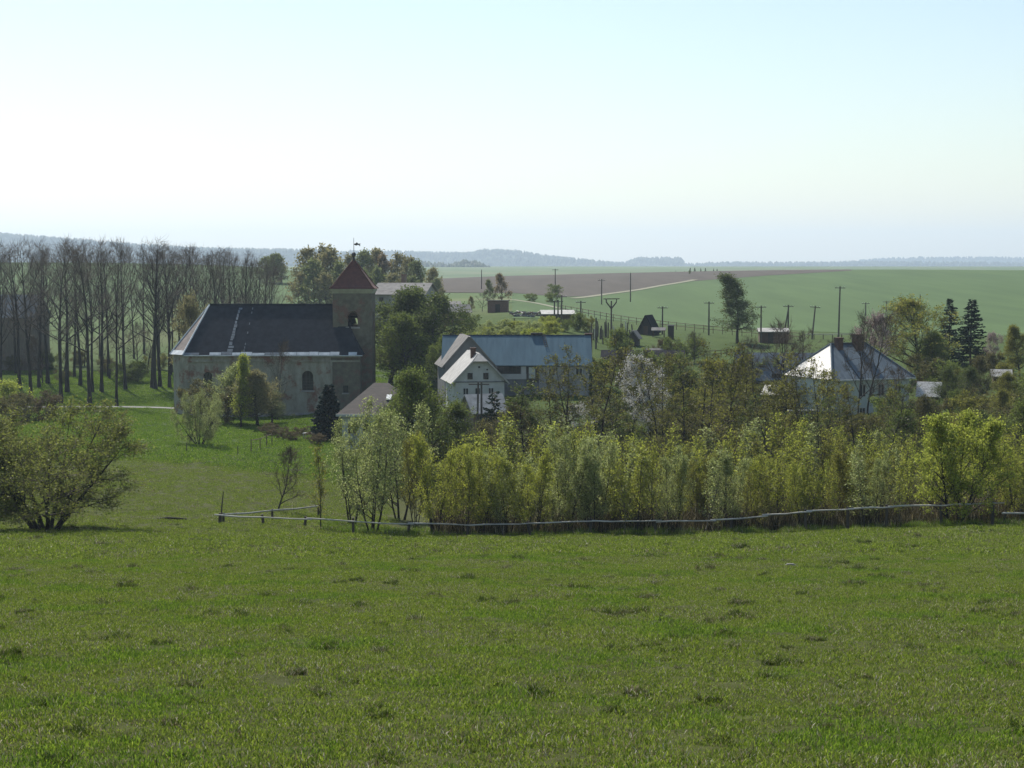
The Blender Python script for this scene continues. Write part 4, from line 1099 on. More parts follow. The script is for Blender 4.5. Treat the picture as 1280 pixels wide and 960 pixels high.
# A-frame hut
D = 296.0
rt, z0 = start_house('hut', 'dark A shaped hut standing in the paddock', 807, D, R(-20), 'hut')
wb, rb = MB(), MB(); gable_y(wb, rb, 3.0, 4.2, .7, zrel(394.5, D, z0), .25, .12); wb.build('wall', M['darkwood'], rt); rb.build('roof', M['tar'], rt)
MB().box((-.4, -.05, 0), (.4, -.003, 1.6)).build('door', M['brownwood'], rt)
simple_shed('kennel', 'small dark kennel with light roof edge below the hut', 791, 270, 1.5, 2.0, 421.5, 414, 'darkwood', 'greyroof', R(-18), 'y', cat='kennel')
# open shelter
D = 290.0
rt, z0 = start_house('open_shelter', 'little open shelter with pale roof right of the hut', 823, D, R(-8), 'shelter')
hh = zrel(413, D, z0)
for (x, y) in ((-1, 0), (1, 0), (-1, 1.6), (1, 1.6)): MB().box((x - .06, y - .06, -.3), (x + .06, y + .06, hh)).build('post', M['brownwood'], rt)
mb = MB(); slab(mb, (-1.3, -.3, hh - .05), (1.3, -.3, hh - .05), (1.3, .8, hh + .45), (-1.3, .8, hh + .45), .08); slab(mb, (-1.3, .802, hh + .45), (1.3, .802, hh + .45), (1.3, 1.9, hh - .05), (-1.3, 1.9, hh - .05), .08); mb.build('roof', M['greyroof'], rt)
D = 287.0
rt, z0 = start_house('wooden_crate', 'dark cubic hutch in the paddock right of the shelter', 838.5, D, R(-6), 'hutch')
MB().box((-.55, 0, 0.0), (.55, 1, zrel(407, D, z0))).build('body', M['darkwood'], rt); MB().box((-.65, -.1, zrel(407, D, z0) + .003), (.65, 1.1, zrel(407, D, z0) + .09)).build('lid', M['greywall'], rt)
simple_shed('low_shed', 'low brown shed with bright white roof by the larch', 967, 288, 5.0, 3.0, 415, 411, 'brownwood', 'palesheet', R(-4), cat='shed')
simple_shed('field_shelter', 'tiny brown shelter with pale roof among the gardens', 820, 252, 2.4, 2.0, 441, 436.5, 'brownwood', 'greyroof', R(5), cat='shelter')
simple_shed('grove_barn', 'big barn with blue grey roof half hidden behind the grove', 4, 300, 11.5, 9, 396, 369, 'oldboards', 'greyblue', R(-4), cat='barn')
simple_shed('garden_hut', 'small hut with pale roof at the far right edge', 1252, 215, 2.2, 2, 470, 463, 'brownwood', 'palesheet', R(-12), cat='hut')
# junk yard: pile of planks and rubble
rr = random.Random(31)
for k, (px, d) in enumerate([(646, 315), (655, 318), (664, 314), (672, 320), (681, 316), (688, 322)]):
    p = site(px, d); mb = MB()
    for q in range(9):
        a = rr.uniform(0, 3.14); L = rr.uniform(.5, 1.6); c = Vector((rr.uniform(-.7, .7), rr.uniform(-.6, .6), rr.uniform(.05, .9)))
        dv = Vector((math.cos(a), math.sin(a), rr.uniform(-.25, .25))) * L; mb.tube([c - dv, c + dv], [.12, .10], 4, q % 3)
    mb.box((-.6, -.4, -.3), (.6, .4, .35), 1)
    tag(mb.build('scrap_heap', [M['brownwood'], M['greywall'], M['greywood']], None, p), 'heap of old planks and scrap between the brick store and brown shed', 'scrap heap', 'scrap heaps in the yard')
# upright stacked logs / stakes
rr = random.Random(41)
for k in range(26):
    px = 737 + k * 2.15 + rr.uniform(-.7, .7); d = rr.uniform(268, 282); p = site(px, d); hh = rr.uniform(1.6, 3.3)
    mb = MB(); mb.tube([(0, 0, -.4), (rr.uniform(-.05, .05), 0, hh * .6), (rr.uniform(-.1, .1), 0, hh)], [.15, .14, .11], 6)
    tag(mb.build('stake', M['polewood' if rr.random() < .8 else 'greywood'], None, p), 'thick upright timber stake in the row behind the blue roof', 'stake', 'timber stakes behind the long roof')

# ------------------------------------------------------------------ utility poles
def pole(px, d, top, label, arms=1, lean=0.0, kind='T', group=None):
    p = site(px, d); H = zrel(top, d, p.z)
    rt = empty('utility_pole', p, 0, label=label, cat='pole', group=group); rt.rotation_euler = (0, lean, R(random.Random(int(px)).uniform(-25, 25)))
    MB().tube([(0, 0, -.5), (0, 0, H * .5), (0, 0, H)], [.17, .15, .12], 7).build('shaft', M['polewood'], rt)
    if kind == 'T':
        for k in range(arms):
            z = H - .35 - k * .75
            a = MB().box((-.95, -.06, z), (.95, .06, z + .12)).build('crossarm', M['polewood'], rt)
            for x in (-.85, -.35, .35, .85): MB().tube([(x, 0, z + .12), (x, 0, z + .2), (x, 0, z + .3)], [.03, .06, .04], 6).build('insulator', M['porcelain'], a)
    elif kind == 'Y':
        mb = MB(); mb.tube([(0, 0, H - 1.3), (-.95, 0, H - .2), (-1.0, 0, H + .35)], [.13, .12, .1], 5); mb.tube([(0, 0, H - 1.3), (.95, 0, H - .2), (1.0, 0, H + .35)], [.13, .12, .1], 5)
        mb.box((-1.5, -.07, H + .25), (1.5, .07, H + .4)); mb.build('forked_head', M['polewood'], rt)
    return rt
poles = [(602, 520, 337, 0, 'thin bare pole beside the rust brown tree', 0, 'P'), (694, 470, 336, 1, 'pole standing alone in the middle of the ploughed field', 0, 'T'),
         (752, 420, 349, 1, 'short pole at the lower edge of the ploughed field', 0, 'T'), (788, 445, 341, 0, 'plain pole where the dirt track meets the field', 0, 'P'),
         (693, 296, 376, 0, 'left pole of the trio over the brown shed', 0, 'P'), (697.5, 296, 375, 1, 'middle pole of the trio over the brown shed', 0, 'T'), (702, 297, 369, 1, 'tall right pole of the trio over the brown shed', 0, 'T'),
         (726, 305, 376, 1, 'pole with crossarm between brown shed and stakes', 0, 'T'), (764, 268, 376, 1, 'thick pole with forked head above the timber stakes', 0, 'Y'),
         (828, 300, 383, 1, 'pole right behind the little open shelter', 0, 'T'), (886, 305, 377, 1, 'pole with crossarm left of the larch', 0, 'T'),
         (951, 288, 382, 1, 'pole beside the low white roofed shed', 0, 'T'), (985, 300, 381, 1, 'straight pole of the braced pair right of the larch', 0, 'T'),
         (979, 300, 383, 0, 'slanting strut pole of the braced pair', R(9), 'P'), (1015, 300, 382, 1, 'leaning pole between the braced pair and tall pole', R(5), 'T'),
         (1048, 300, 358, 1, 'tallest pole behind the hipped house', R(1), 'T'), (1082, 400, 378, 1, 'distant pole behind the bare twin tree', 0, 'T'),
         (1108, 420, 376, 1, 'distant pole left of the yellow green round tree', 0, 'T'), (1150, 450, 368, 0, 'distant bare pole above the yellow green round tree', 0, 'P'),
         (568, 285, 404, 0, 'short dark pole above the left end of the blue roof', 0, 'P'), (643, 283, 398, 0, 'short dark pole over the middle of the blue roof', 0, 'P'),
         (745, 262, 397, 0, 'dark pole next to the chimney of the blue roof', 0, 'P')]
for px, d, top, arms, lab, lean, kind in poles: pole(px, d, top, lab, arms, lean, kind)
# A-frame double pole in front of the white house
p = site(600, 170); rt = empty('double_pole', p, label='double timber pole with crossarm before the white gabled house', cat='pole')
H = zrel(477.5, 170, p.z)
for x in (-.17, .17): MB().tube([(x * (2.2 if x < 0 else 1), 0, -.5), (x, 0, H)], [.13, .10], 7).build('shaft', M['polewood'], rt)
MB().box((-1.2, -.15, H - .3), (1.0, -.03, H - .18)).build('crossarm', M['polewood'], rt)
# paddock fence on the field edge: posts and rails
def post_fence(label, line, n, hp, rails=(.9, .5), thin=.05, name='paddock_fence', m='brownwood', rail_m=None):
    P = [at(*q) for q in line]
    L = [0]
    for a, b in zip(P, P[1:]): L.append(L[-1] + (b - a).length)
    def along(t):
        s_ = t * L[-1]
        for k in range(len(P) - 1):
            if s_ <= L[k + 1] or k == len(P) - 2:
                q = P[k].lerp(P[k + 1], (s_ - L[k]) / (L[k + 1] - L[k])); q.z = gz(q.x, q.y); return q
    rt = empty(name, P[0], label=label, cat='fence')
    Q = [along(k / n) - P[0] for k in range(n + 1)]
    for q in Q: MB().tube([(q.x, q.y, q.z - .4), (q.x, q.y, q.z + hp)], [thin * 1.4, thin * 1.2], 5).build('post', M[m], rt)
    for h in rails:
        for a, b in zip(Q, Q[1:]): MB().tube([a + Vector((0, -.08, h * hp)), b + Vector((0, -.08, h * hp))], [thin, thin], 4).build('rail', M[rail_m or m], rt)
    return rt
post_fence('long thin paddock fence along the edge of the green field', [(700, 352), (760, 335), (850, 318), (940, 305), (1000, 296)], 30, 1.5, (.92, .5), .05)
post_fence('low dark garden fence below the paddock hut', [(800, 256), (860, 256), (915, 262)], 14, 1.1, (.9, .45), .05)
post_fence('short rail fence on the slope beyond the larch', [(1006, 300), (1040, 300), (1075, 300)], 6, 1.0, (.95,), .07, rail_m='greywood')
# ================================================================== RAIL FENCE BY THE THICKET
def fence_d(px): return float(np.interp(px, [273, 420, 600, 820, 1010, 1250], [103, 102, 100, 99, 97, 95]))
rail_px = [(273, 643.5), (327, 645.5), (382, 648), (441, 650), (512, 654.5), (586, 657), (660, 654), (739, 650.5), (819, 651.5), (868, 650.5), (914, 649), (950, 645.5), (1007, 639), (1062, 636), (1109, 633.5), (1175, 632), (1243, 629)]
post_px = [(275, 658), (327.5, 661), (382, 664), (441, 667), (511.6, 671), (585, 672.5), (661, 671), (739, 670), (819, 670.5), (914, 668), (1007, 664), (1060, 662), (1109, 660), (1176, 658), (1242, 656)]
P0 = at(275, 103)
rf = empty('rail_fence', P0, label='weathered pole and post fence running along the thicket', cat='fence')
rr = random.Random(8)
def rail_pt(px):
    py = np.interp(px, [q[0] for q in rail_px], [q[1] for q in rail_px]); d = fence_d(px); z = zpx(py, d)
    return Vector((xpx(px, d, z), d, z)) - P0
for px, pb in post_px:
    g = at(px, fence_d(px)) - P0; tp = rail_pt(px)
    ln = rr.uniform(-.10, .10)
    MB().tube([(g.x + ln, g.y + .1, g.z - .4), (g.x + ln * .5, g.y + .1, (g.z + tp.z) / 2), (tp.x, g.y + .1, tp.z + .12)], [.105, .095, .085], 7).build('post', M['postwood'], rf)
segs = [270, 385, 512, 588, 664, 742, 822, 890, 955, 1010, 1062, 1112, 1178, 1250]
for a, b in zip(segs, segs[1:]):
    n = 4; e0 = rail_pt(a - 2) + Vector((0, 0, rr.uniform(-.03, .05))); e1 = rail_pt(b + 5) + Vector((0, -.05, rr.uniform(-.05, .03))); sag = rr.uniform(-.05, .04)
    pts = [e0.lerp(e1, k / n) + Vector((0, 0, sag * math.sin(math.pi * k / n))) for k in range(n + 1)]
    pts = [p + Vector((0, -.02 + rr.uniform(-.02, .02), rr.uniform(-.03, .03))) for p in pts]
    MB().tube(pts, [.054 - .018 * k / n + rr.uniform(-.006, .006) for k in range(n + 1)], 7).build('rail', M['greywood'], rf)
for h in (.4,):
    pts = []
    for px in np.linspace(275, 1242, 40):
        g = at(px, fence_d(px)) - P0; t_ = rail_pt(px); pts.append(g.lerp(t_, h) + Vector((0, .02, 0)))
    MB().tube(pts, [.006] * 40, 4).build('wire', M['iron'], rf)
P2 = at(1256, 95.6); lf_ = empty('low_rail_fence', P2, label='short lower rail fence continuing at the right edge', cat='fence')
for k, px in enumerate((1256, 1292, 1330)):
    g = at(px, 95.6) - P2; MB().tube([(g.x, g.y + .08, g.z - .4), (g.x + .03, g.y + .08, g.z + .95)], [.09, .08], 6).build('post', M['postwood'], lf_)
g0, g1 = at(1256, 95.6) - P2, at(1330, 95.6) - P2
MB().tube([g0 + Vector((-.2, -.02, .86)), g0.lerp(g1, .5) + Vector((0, -.02, .80)), g1 + Vector((.2, -.02, .84))], [.06, .055, .045], 7).build('rail', M['greywood'], lf_)
# tall leaning stick at the corner and the back rail going away
rt = empty('corner_stick', at(276, 103.4), label='thin tall leaning stick at the left end of the rail fence', cat='stick')
MB().tube([(0, 0, -.3), (.08, 0, 1.1), (.2, 0, 2.1)], [.05, .045, .03], 6).build('shaft', M['postwood'], rt)
P1 = at(279, 104.5); bf = empty('back_rail_fence', P1, label='second pole fence leading back from the left fence corner', cat='fence')
line = [(279, 104.5, 643), (340, 110, 638), (398, 116, 632.5)]
prev = None
for k, (px, d, py) in enumerate(line):
    z = zpx(py, d); tpt = Vector((xpx(px, d, z), d, z)) - P1; g = at(px, d) - P1
    MB().tube([(g.x, g.y + .09, g.z - .4), (tpt.x, tpt.y + .09, tpt.z + .1)], [.09, .08], 6).build('post', M['postwood'], bf)
    if prev is not None: MB().tube([prev, prev.lerp(tpt, .5) + Vector((0, 0, -.06)), tpt], [.07, .065, .05], 6).build('rail', M['greywood'], bf)
    prev = tpt
# small broken fence on the meadow bank, fallen log, thin stakes
post_fence('small broken stick fence on the bank before the church', [(314, 166), (328, 171), (340, 178)], 3, 1.3, (.95,), .04, name='stick_fence')
p = hit(213, 650); lg = MB().tube([(-.9, 0, .05), (-.2, .03, .11), (.5, 0, .09), (1.1, .05, .04)], [.07, .09, .08, .05], 7).build('fallen_log', M['bark'], None, p)
tag(lg, 'dark fallen branch lying on the pasture left of the fence', 'log')
for px, py in ((233, 566), (297, 570)):
    p = hit(px, py); tag(MB().tube([(0, 0, -.3), (.02, 0, .6), (.05, 0, 1.0)], [.05, .045, .04], 6).build('meadow_stake', M['postwood'], None, p), 'short stake %s of the multi stemmed bush on the pasture' % ('left' if px < 250 else 'right'), 'stake')
p = site(387, 186); rt = empty('white_table', p, R(-20), label='low white board table beside the dark fir', cat='table')
MB().box((-.75, -.4, .62), (.75, .4, .68)).build('top', M['white'], rt)
for x in (-.65, .65):
    for y in (-.3, .3): MB().box((x - .04, y - .04, -.3), (x + .04, y + .04, .617)).build('leg', M['white'], rt)
p = hit(988, 709); tag(MB().tube([(-.22, 0, .0), (-.1, 0, .05), (.1, .02, .06), (.25, 0, .0)], [.03, .06, .05, .02], 7).build('field_stone', M['stone'], None, p), 'flat pale stone lying in the open pasture', 'stone')

# ================================================================== TREES
def spot(px): return 'below the white house' if px < 680 else 'below the blue building' if px < 770 else 'below the blossom tree' if px < 860 else 'below the larch' if px < 960 else 'below the barn' if px < 1040 else 'below the hipped house' if px < 1120 else 'around the bright bush' if px < 1230 else 'near the right edge'
rr = random.Random(77)
# bare grove left of the church: trunks read from the photograph, then the ranks behind
grove = [(1, 490), (25, 487), (39, 500), (49, 485), (60, 480), (76, 505), (84, 491), (100, 482), (112, 508), (115.5, 491), (127, 491), (137, 474), (146, 508), (157, 487), (190, 485), (194.5, 486), (200, 484), (212, 485)]
ORD = ['first', 'second', 'third', 'fourth', 'fifth', 'sixth', 'seventh', 'eighth', 'ninth', 'tenth', 'eleventh', 'twelfth', 'thirteenth', 'fourteenth', 'fifteenth', 'sixteenth', 'seventeenth', 'eighteenth']
for k, (px, py) in enumerate(grove):
    p = hit(px, py); top = rr.uniform(308, 331)
    plant(PR['alley'][k % 4], 'grove_tree', p, zpx(top, p.y) - p.z, 'tall bare grove tree with dark trunk, %s front trunk leftwards from the church' % ORD[len(grove) - 1 - k], 'bare trees of the grove front', wide=rr.uniform(.8, 1.3))
for k in range(26):
    px = -40 + k * 15 + rr.uniform(-5, 5); d = rr.uniform(285, 330); p = at(px, d)
    top = np.interp(px, [-40, 60, 200, 300, 350], [318, 318, 316, 322, 338]) + rr.uniform(-4, 9)
    plant(PR['alley'][(k * 3 + 1) % 4], 'grove_tree', p, zpx(top, d) - p.z, 'slender bare tree in the back ranks of the grove', 'bare trees of the grove back', wide=rr.uniform(.8, 1.05))
for k in range(10):
    px = -10 + k * 23 + rr.uniform(-6, 6); d = rr.uniform(275, 310); p = at(px, d)
    plant(PR['bush'][k % 3], 'grove_bush', p, rr.uniform(1.8, 3.6), 'low leafing bush between the grove trunks', 'bushes under the grove', leaf=rr.choice(['green', 'olive', 'brownolive']), cat='bush', wide=1.1)
for k in range(15):
    px = 216 + k * 8.8 + rr.uniform(-3, 3); d = rr.uniform(278, 300); p = at(px, d); top = np.interp(px, [210, 300, 350], [318, 322, 338]) + rr.uniform(-3, 8)
    plant(PR['alley'][(k * 3 + 2) % 4], 'grove_tree', p, zpx(top, d) - p.z, 'slender bare tree rising behind the church roof', 'bare trees behind the church roof', wide=rr.uniform(.8, 1.05))
for k in range(10):
    px = -8 + k * 22 + rr.uniform(-5, 5); d = rr.uniform(262, 318); p = at(px, d)
    plant(PR['bare'][k % 3], 'grove_understorey_tree', p, rr.uniform(6, 11), 'small bare brown tree beneath the tall grove trees', 'small bare trees in the grove', wide=.85)
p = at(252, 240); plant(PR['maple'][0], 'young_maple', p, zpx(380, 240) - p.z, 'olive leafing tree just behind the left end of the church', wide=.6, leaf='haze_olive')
for px, d, h, lf in ((5, 222, 4.6, 'lime'), (22, 205, 3.2, 'brownolive'), (48, 208, 3.6, 'rust'), (-14, 190, 3.6, 'brownolive')):
    p = at(px, d); plant(PR['bush'][int(px) % 3], 'meadow_bush', p, h, {5: 'pale green bush at the left edge before the grove', 22: 'brown green low bush left of the rusty one', 48: 'low rusty bush above the big left shrub', -14: 'brown bush cut by the left frame edge'}[px], leaf=lf, cat='bush', wide=1.2)
# single trees on the meadow
p = hit(57, 663); plant(PR['shrubtree'][0], 'spreading_shrub', p, (663 - 512) * p.y / F, 'wide many stemmed shrub standing at the left edge of the pasture', rz=0.4, wide=1.3, leaf='olivegreen')
p = at(-16, 112); plant(PR['shrubtree'][1], 'spreading_shrub', p, 4.4, 'brown shrub half cut off behind the big left shrub', rz=1.4)
p = hit(250, 557); plant(PR['shrubtree'][1], 'spreading_shrub', p, (557 - 484) * p.y / F * .86, 'small many stemmed bush on the pasture before the church', rz=2.0, wide=.62, leaf='greygreen')
p = hit(346, 639); plant(PR['barebush'][0], 'bare_shrub', p, (639 - 564) * p.y / F, 'small leaning leafless tree behind the fence corner', rz=.2)
p = at(401, 104); plant(PR['sapling'][0], 'slim_sapling', p, (662 - 558) * 104 / F, 'slim sparse sapling standing alone at the rail fence', wide=1.1, leaf='olive')
# shrubs along the church
for px, d, top, proto, lf, lab, wd in ((284, 212, 462, 'leafy', 'greygreen', 'grey green bush under the left church window', 1.25), (301, 205, 446, 'conegreen', 'lime', 'bright green pointed tree before the church wall', 1.3),
        (322, 208, 468, 'leafy', 'haze_olive', 'olive bush right of the pointed green tree', 1.35), (264, 209, 480, 'bush', 'brownolive', 'brown green bush at the church corner', 1.2), (340, 212, 486, 'leafy', 'haze_green', 'low pale bush before the middle of the church', 1.3),
        (347, 217, 428, 'bare', None, 'thin bare tree before the church wall', .5)):
    p = at(px, d); plant(PR[proto][0], 'church_shrub', p, zpx(top, d) - p.z, lab, wide=wd, leaf=lf, cat='bush' if proto in ('leafy', 'bush') else 'tree')
p = at(411, 184); plant(PR['fir'][0], 'dark_fir', p, zpx(481, 184) - p.z, 'dense dark fir right of the church wall', wide=1.15)
for px, d, h in ((352, 186, 1.1), (366, 184, 1.0), (338, 190, 1.3), (378, 190, .9), (395, 178, 1.2)):
    p = at(px, d); plant(PR['bush'][1], 'bank_bush', p, h, 'low brown scrub on the bank below the church', 'scrub on the church bank', leaf='rust', cat='scrub', wide=1.6)
# trees right of the tower
for px, d, top, lf, wd, lab in ((488, 243, 369, 'darkgreen', 1.4, 'dense dark green tree right beside the church tower'), (528, 238, 378, 'darkgreen', 1.4, 'dense dark green tree between tower and white house'), (508, 234, 400, 'green', 1.25, 'green tree filling the gap beside the tower'),
        (548, 228, 425, 'green', 1.0, 'rounded green tree touching the blue roof')):
    p = at(px, d); plant(PR['leafy'][int(px) % 3], 'village_tree', p, zpx(top, d) - p.z, lab, wide=wd, leaf=lf)
for px, d, top, proto, lf, wd, lab in ((536, 150, 466, 'garden', 'green', 1.0, 'large round green tree before the white gabled house'), (505, 152, 492, 'garden', 'green', 1.0, 'green tree covering the right end of the cottage'), (575, 150, 508, 'garden', 'green', 1.0, 'lower dark green tree under the double pole')):
    p = at(px, d); plant(PR[proto][int(px) % 3], 'garden_tree', p, zpx(top, d) - p.z, lab, wide=wd, leaf=lf)
p = at(618, 168); plant(PR['smallspruce'][0], 'small_spruce', p, zpx(488, 168) - p.z, 'small dark spruce before the pale shed roof', wide=1.0)
# hill copse behind the tower
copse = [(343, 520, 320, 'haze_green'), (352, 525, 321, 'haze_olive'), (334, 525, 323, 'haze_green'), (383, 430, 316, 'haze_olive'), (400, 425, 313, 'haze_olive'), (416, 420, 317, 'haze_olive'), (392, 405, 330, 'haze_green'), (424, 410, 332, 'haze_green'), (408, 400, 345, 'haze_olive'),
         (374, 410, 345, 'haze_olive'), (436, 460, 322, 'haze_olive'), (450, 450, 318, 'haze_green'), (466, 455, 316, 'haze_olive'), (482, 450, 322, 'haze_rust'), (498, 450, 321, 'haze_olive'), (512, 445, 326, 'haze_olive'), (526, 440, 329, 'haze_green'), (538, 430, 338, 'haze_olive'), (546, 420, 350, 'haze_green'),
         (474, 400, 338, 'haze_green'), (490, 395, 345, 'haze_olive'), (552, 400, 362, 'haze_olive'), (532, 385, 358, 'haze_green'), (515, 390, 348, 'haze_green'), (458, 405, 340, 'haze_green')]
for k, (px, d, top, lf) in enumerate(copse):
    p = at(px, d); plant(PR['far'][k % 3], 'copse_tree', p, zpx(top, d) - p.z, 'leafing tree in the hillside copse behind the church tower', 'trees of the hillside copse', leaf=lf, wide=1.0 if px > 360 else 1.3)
for px, d, top, proto, lf, wd, lab in ((627, 400, 345, 'far', 'haze_rust', .95, 'rust brown tree at the edge of the ploughed field'), (612, 395, 352, 'far', 'haze_green', .8, 'green tree left of the rust brown tree'), (603, 345, 366, 'bare', None, 1.3, 'bare spreading tree left of the flat brick store'), (590, 350, 372, 'far', 'haze_olive', .8, 'brown bushy tree behind the brick shed'),
        (862, 700, 338, 'far', 'green', 1.2, 'lone tree on the crest at the end of the track'), (694, 470, 357, 'bush', 'green', 1.3, 'bush at the foot of the lone field pole'), (664, 410, 368, 'bush', 'green', 1.5, 'left of two bushes at the lower field edge'), (687, 412, 366, 'bush', 'green', 1.5, 'right of two bushes at the lower field edge')):
    p = at(px, d); plant(PR[proto][int(px) % len(PR[proto])], 'field_tree', p, zpx(top, d) - p.z, lab, wide=wd, leaf=lf)
for k in range(9):
    px = 839 + k * 7.4 + rr.uniform(-2, 2); d = 790 + rr.uniform(-8, 15); p = at(px, d)
    plant(PR['spruce'][k % 2], 'crest_conifer', p, zpx(rr.uniform(334, 337.5) if px > 862 else rr.uniform(337.5, 339.5), d) - p.z, 'tiny dark conifer on the crest of the ploughed field', 'conifers on the ridge crest', wide=1.2)
# willow scrub strip above the blue roof
for k in range(22):
    px = 558 + k * 6.6 + rr.uniform(-2, 2); d = rr.uniform(262, 285); p = at(px, d)
    plant(PR['bush'][k % 3], 'slope_bush', p, rr.uniform(1.6, 2.6), 'low yellow green bush on the slope above the blue roof', 'bushes above the blue roof', leaf=rr.choice(['lime', 'yellowgreen', 'greygreen']), cat='bush', wide=1.3)
for px, d, top, lf in ((722, 288, 392, 'green'), (735, 290, 397, 'olive'), (706, 284, 400, 'green'), (776, 255, 412, 'green'), (845, 255, 430, 'brownolive'), (858, 250, 420, 'green'), (833, 254, 424, 'rust'), (585, 300, 392, 'green')):
    p = at(px, d); plant(PR['bush'][int(px) % 3], 'garden_bush', p, zpx(top, d) - p.z, {722: 'green bush right of the brown shed', 735: 'olive bush between brown shed and stakes', 706: 'green bush under the pole trio', 776: 'green bush in front of the forked pole', 845: 'brown bush left of the dark orchard bush', 858: 'dark round orchard bush below the paddock', 833: 'rusty bush in the paddock garden', 585: 'green bush at the brick shed wall'}[px], leaf=lf, cat='bush', wide=.95)
p = at(868, 248); plant(PR['bare'][1], 'orchard_tree', p, zpx(416, 248) - p.z, 'bare orchard tree below the paddock fence', wide=.9)
# larch, round maple, spruces
p = at(922, 285); plant(PR['larch'][0], 'larch', p, zpx(343, 285) - p.z, 'tall larch with feathery irregular crown before the green field', wide=1.55)
p = at(1150, 226); plant(PR['maple'][0], 'round_tree', p, zpx(381, 226) - p.z, 'large round yellow green flowering tree left of the spruces', wide=1.6)
p = at(1166, 222); plant(PR['leafy'][1], 'round_tree', p, zpx(420, 222) - p.z, 'green tree below the right side of the round flowering tree', leaf='green')
p = at(1186, 244); plant(PR['spruce'][1], 'dark_spruce', p, zpx(373, 244) - p.z, 'dark spruce touching the round flowering tree', wide=1.15)
p = at(1213, 240); plant(PR['spruce'][0], 'dark_spruce', p, zpx(373, 240) - p.z, 'dark spruce standing free at the right', wide=1.25)
p = at(1241, 232); plant(PR['blossom'][1], 'pink_tree', p, zpx(421, 232) - p.z, 'pale pink blossoming tree right of the spruces', leaf='pink_bl', wide=.75)
p = at(1275, 225); plant(PR['leafy'][2], 'edge_tree', p, zpx(412, 225) - p.z, 'brown green tree at the right frame edge', leaf='olive', wide=.9)
p = at(1084, 190); plant(PR['bare'][0], 'twin_tree', p, zpx(392, 190) - p.z, 'tall bare tree with pinkish twigs before the hipped roof', wide=.72)
p = at(1072, 192); plant(PR['bare'][2], 'twin_tree', p, zpx(400, 192) - p.z, 'second bare tree left before the hipped roof', wide=.62)
p = at(1088, 212); plant(PR['blossom'][0], 'pink_tree', p, zpx(402, 212) - p.z, 'faint pink blossoming tree behind the hipped roof', leaf='pink_bl', wide=.7)
for px, d, top, k, lab in ((986, 206, 404, 1, 'dark bare tree before the faded barn roof'), (970, 210, 420, 0, 'bare tree left before the faded barn'), (1004, 208, 418, 2, 'bare tree between barn and hipped house'), (945, 214, 424, 1, 'bare brown tree right below the larch'), (925, 216, 432, 2, 'bare brown tree left below the larch'), (1030, 216, 424, 0, 'bare tree behind the left hip of the house'), (1128, 176, 462, 1, 'crooked bare tree before the right wall of the hipped house')):
    p = at(px, d); plant(PR['bare'][k], 'bare_tree', p, zpx(top, d) - p.z, lab, wide=.8)
p = at(801, 188); plant(PR['blossom'][0], 'white_blossom_tree', p, zpx(455, 188) - p.z, 'white blossoming tree before the long dark shed', wide=1.0)
p = at(812, 178); plant(PR['blossom'][1], 'white_blossom_tree', p, zpx(488, 178) - p.z, 'lower white blossoming tree among the alders', wide=1.2)
p = at(722, 168); plant(PR['blossom'][1], 'white_blossom_tree', p, zpx(512, 168) - p.z, 'small white blossoming tree under the left alders', wide=1.1)
# filler garden shrubs through the village
for k in range(110):
    px = 560 + (k * 37.7) % 740; d = rr.uniform(152, 232)
    if 560 < px < 745 and d > 168: d = rr.uniform(150, 166)
    if 975 < px < 1150 and d > 184: d = rr.uniform(150, 180)
    p = at(px, d); lf = rr.choice(['green', 'olive', 'brownolive', 'darkgreen', 'olive', 'brownolive'])
    plant(PR['bush'][k % 3], 'village_bush', p, rr.uniform(2.2, 4.4), '%s garden bush %s %s' % ({'green': 'green', 'olive': 'olive', 'brownolive': 'brownish', 'darkgreen': 'dark green'}[lf], 'near the houses' if d > 185 else 'behind the alders', spot(px)), 'garden bushes of the village', leaf=lf, cat='bush', wide=1.15)
for px, d, top, lf in ((1230, 205, 448, 'brownolive'), (1262, 190, 468, 'olive'), (1205, 200, 460, 'darkgreen'), (1245, 175, 490, 'olive'), (1280, 170, 492, 'olive'), (1188, 196, 462, 'darkgreen')):
    p = at(px, d); plant(PR['garden'][int(px) % 3], 'edge_bush', p, zpx(top, d) - p.z, 'leafing tree behind the bright bush at the right edge', 'trees at the right edge', leaf=lf, wide=1.1)
# alders
alders = [(687, 466), (702, 446), (716, 450), (737, 436), (752, 458), (772, 464), (826, 458), (834, 449), (852, 454), (871, 442), (884, 454), (897, 446), (918, 438), (934, 455), (962, 476), (980, 482), (1003, 448), (1022, 460), (1036, 466), (1052, 482), (1068, 486), (1120, 486), (1100, 496), (1012, 462), (1046, 470), (1030, 478)]
def alder_words(px):
    return (('of the left group before the blue building', 'alders before the blue building') if px < 800 else ('of the middle group between blossom and larch', 'alders of the middle group') if px < 950 else ('of the right group before the hipped house', 'alders before the hipped house'))
for k, (px, top) in enumerate(alders):
    d = rr.uniform(132, 150); p = at(px, d)
    plant(PR['alder'][k % 4], 'alder', p, (zpx(top, d) - p.z) * 1.04, 'tall dark trunked sparse tree ' + alder_words(px)[0], alder_words(px)[1], leaf=rr.choice(['olive', 'alder', 'alder']), wide=rr.uniform(1.0, 1.25))
for k in range(15):
    px = 664 + k * 32 + rr.uniform(-6, 6); d = rr.uniform(124, 156); p = at(px, d); top = rr.uniform(484, 518)
    plant(PR['alder'][(k * 3) % 4], 'alder', p, (zpx(top, d) - p.z) * 1.04, 'lower bushy dark tree ' + alder_words(px)[0], 'lower ' + alder_words(px)[1], leaf=rr.choice(['olive', 'alder', 'darkgreen', 'alder']), wide=rr.uniform(1.1, 1.5))
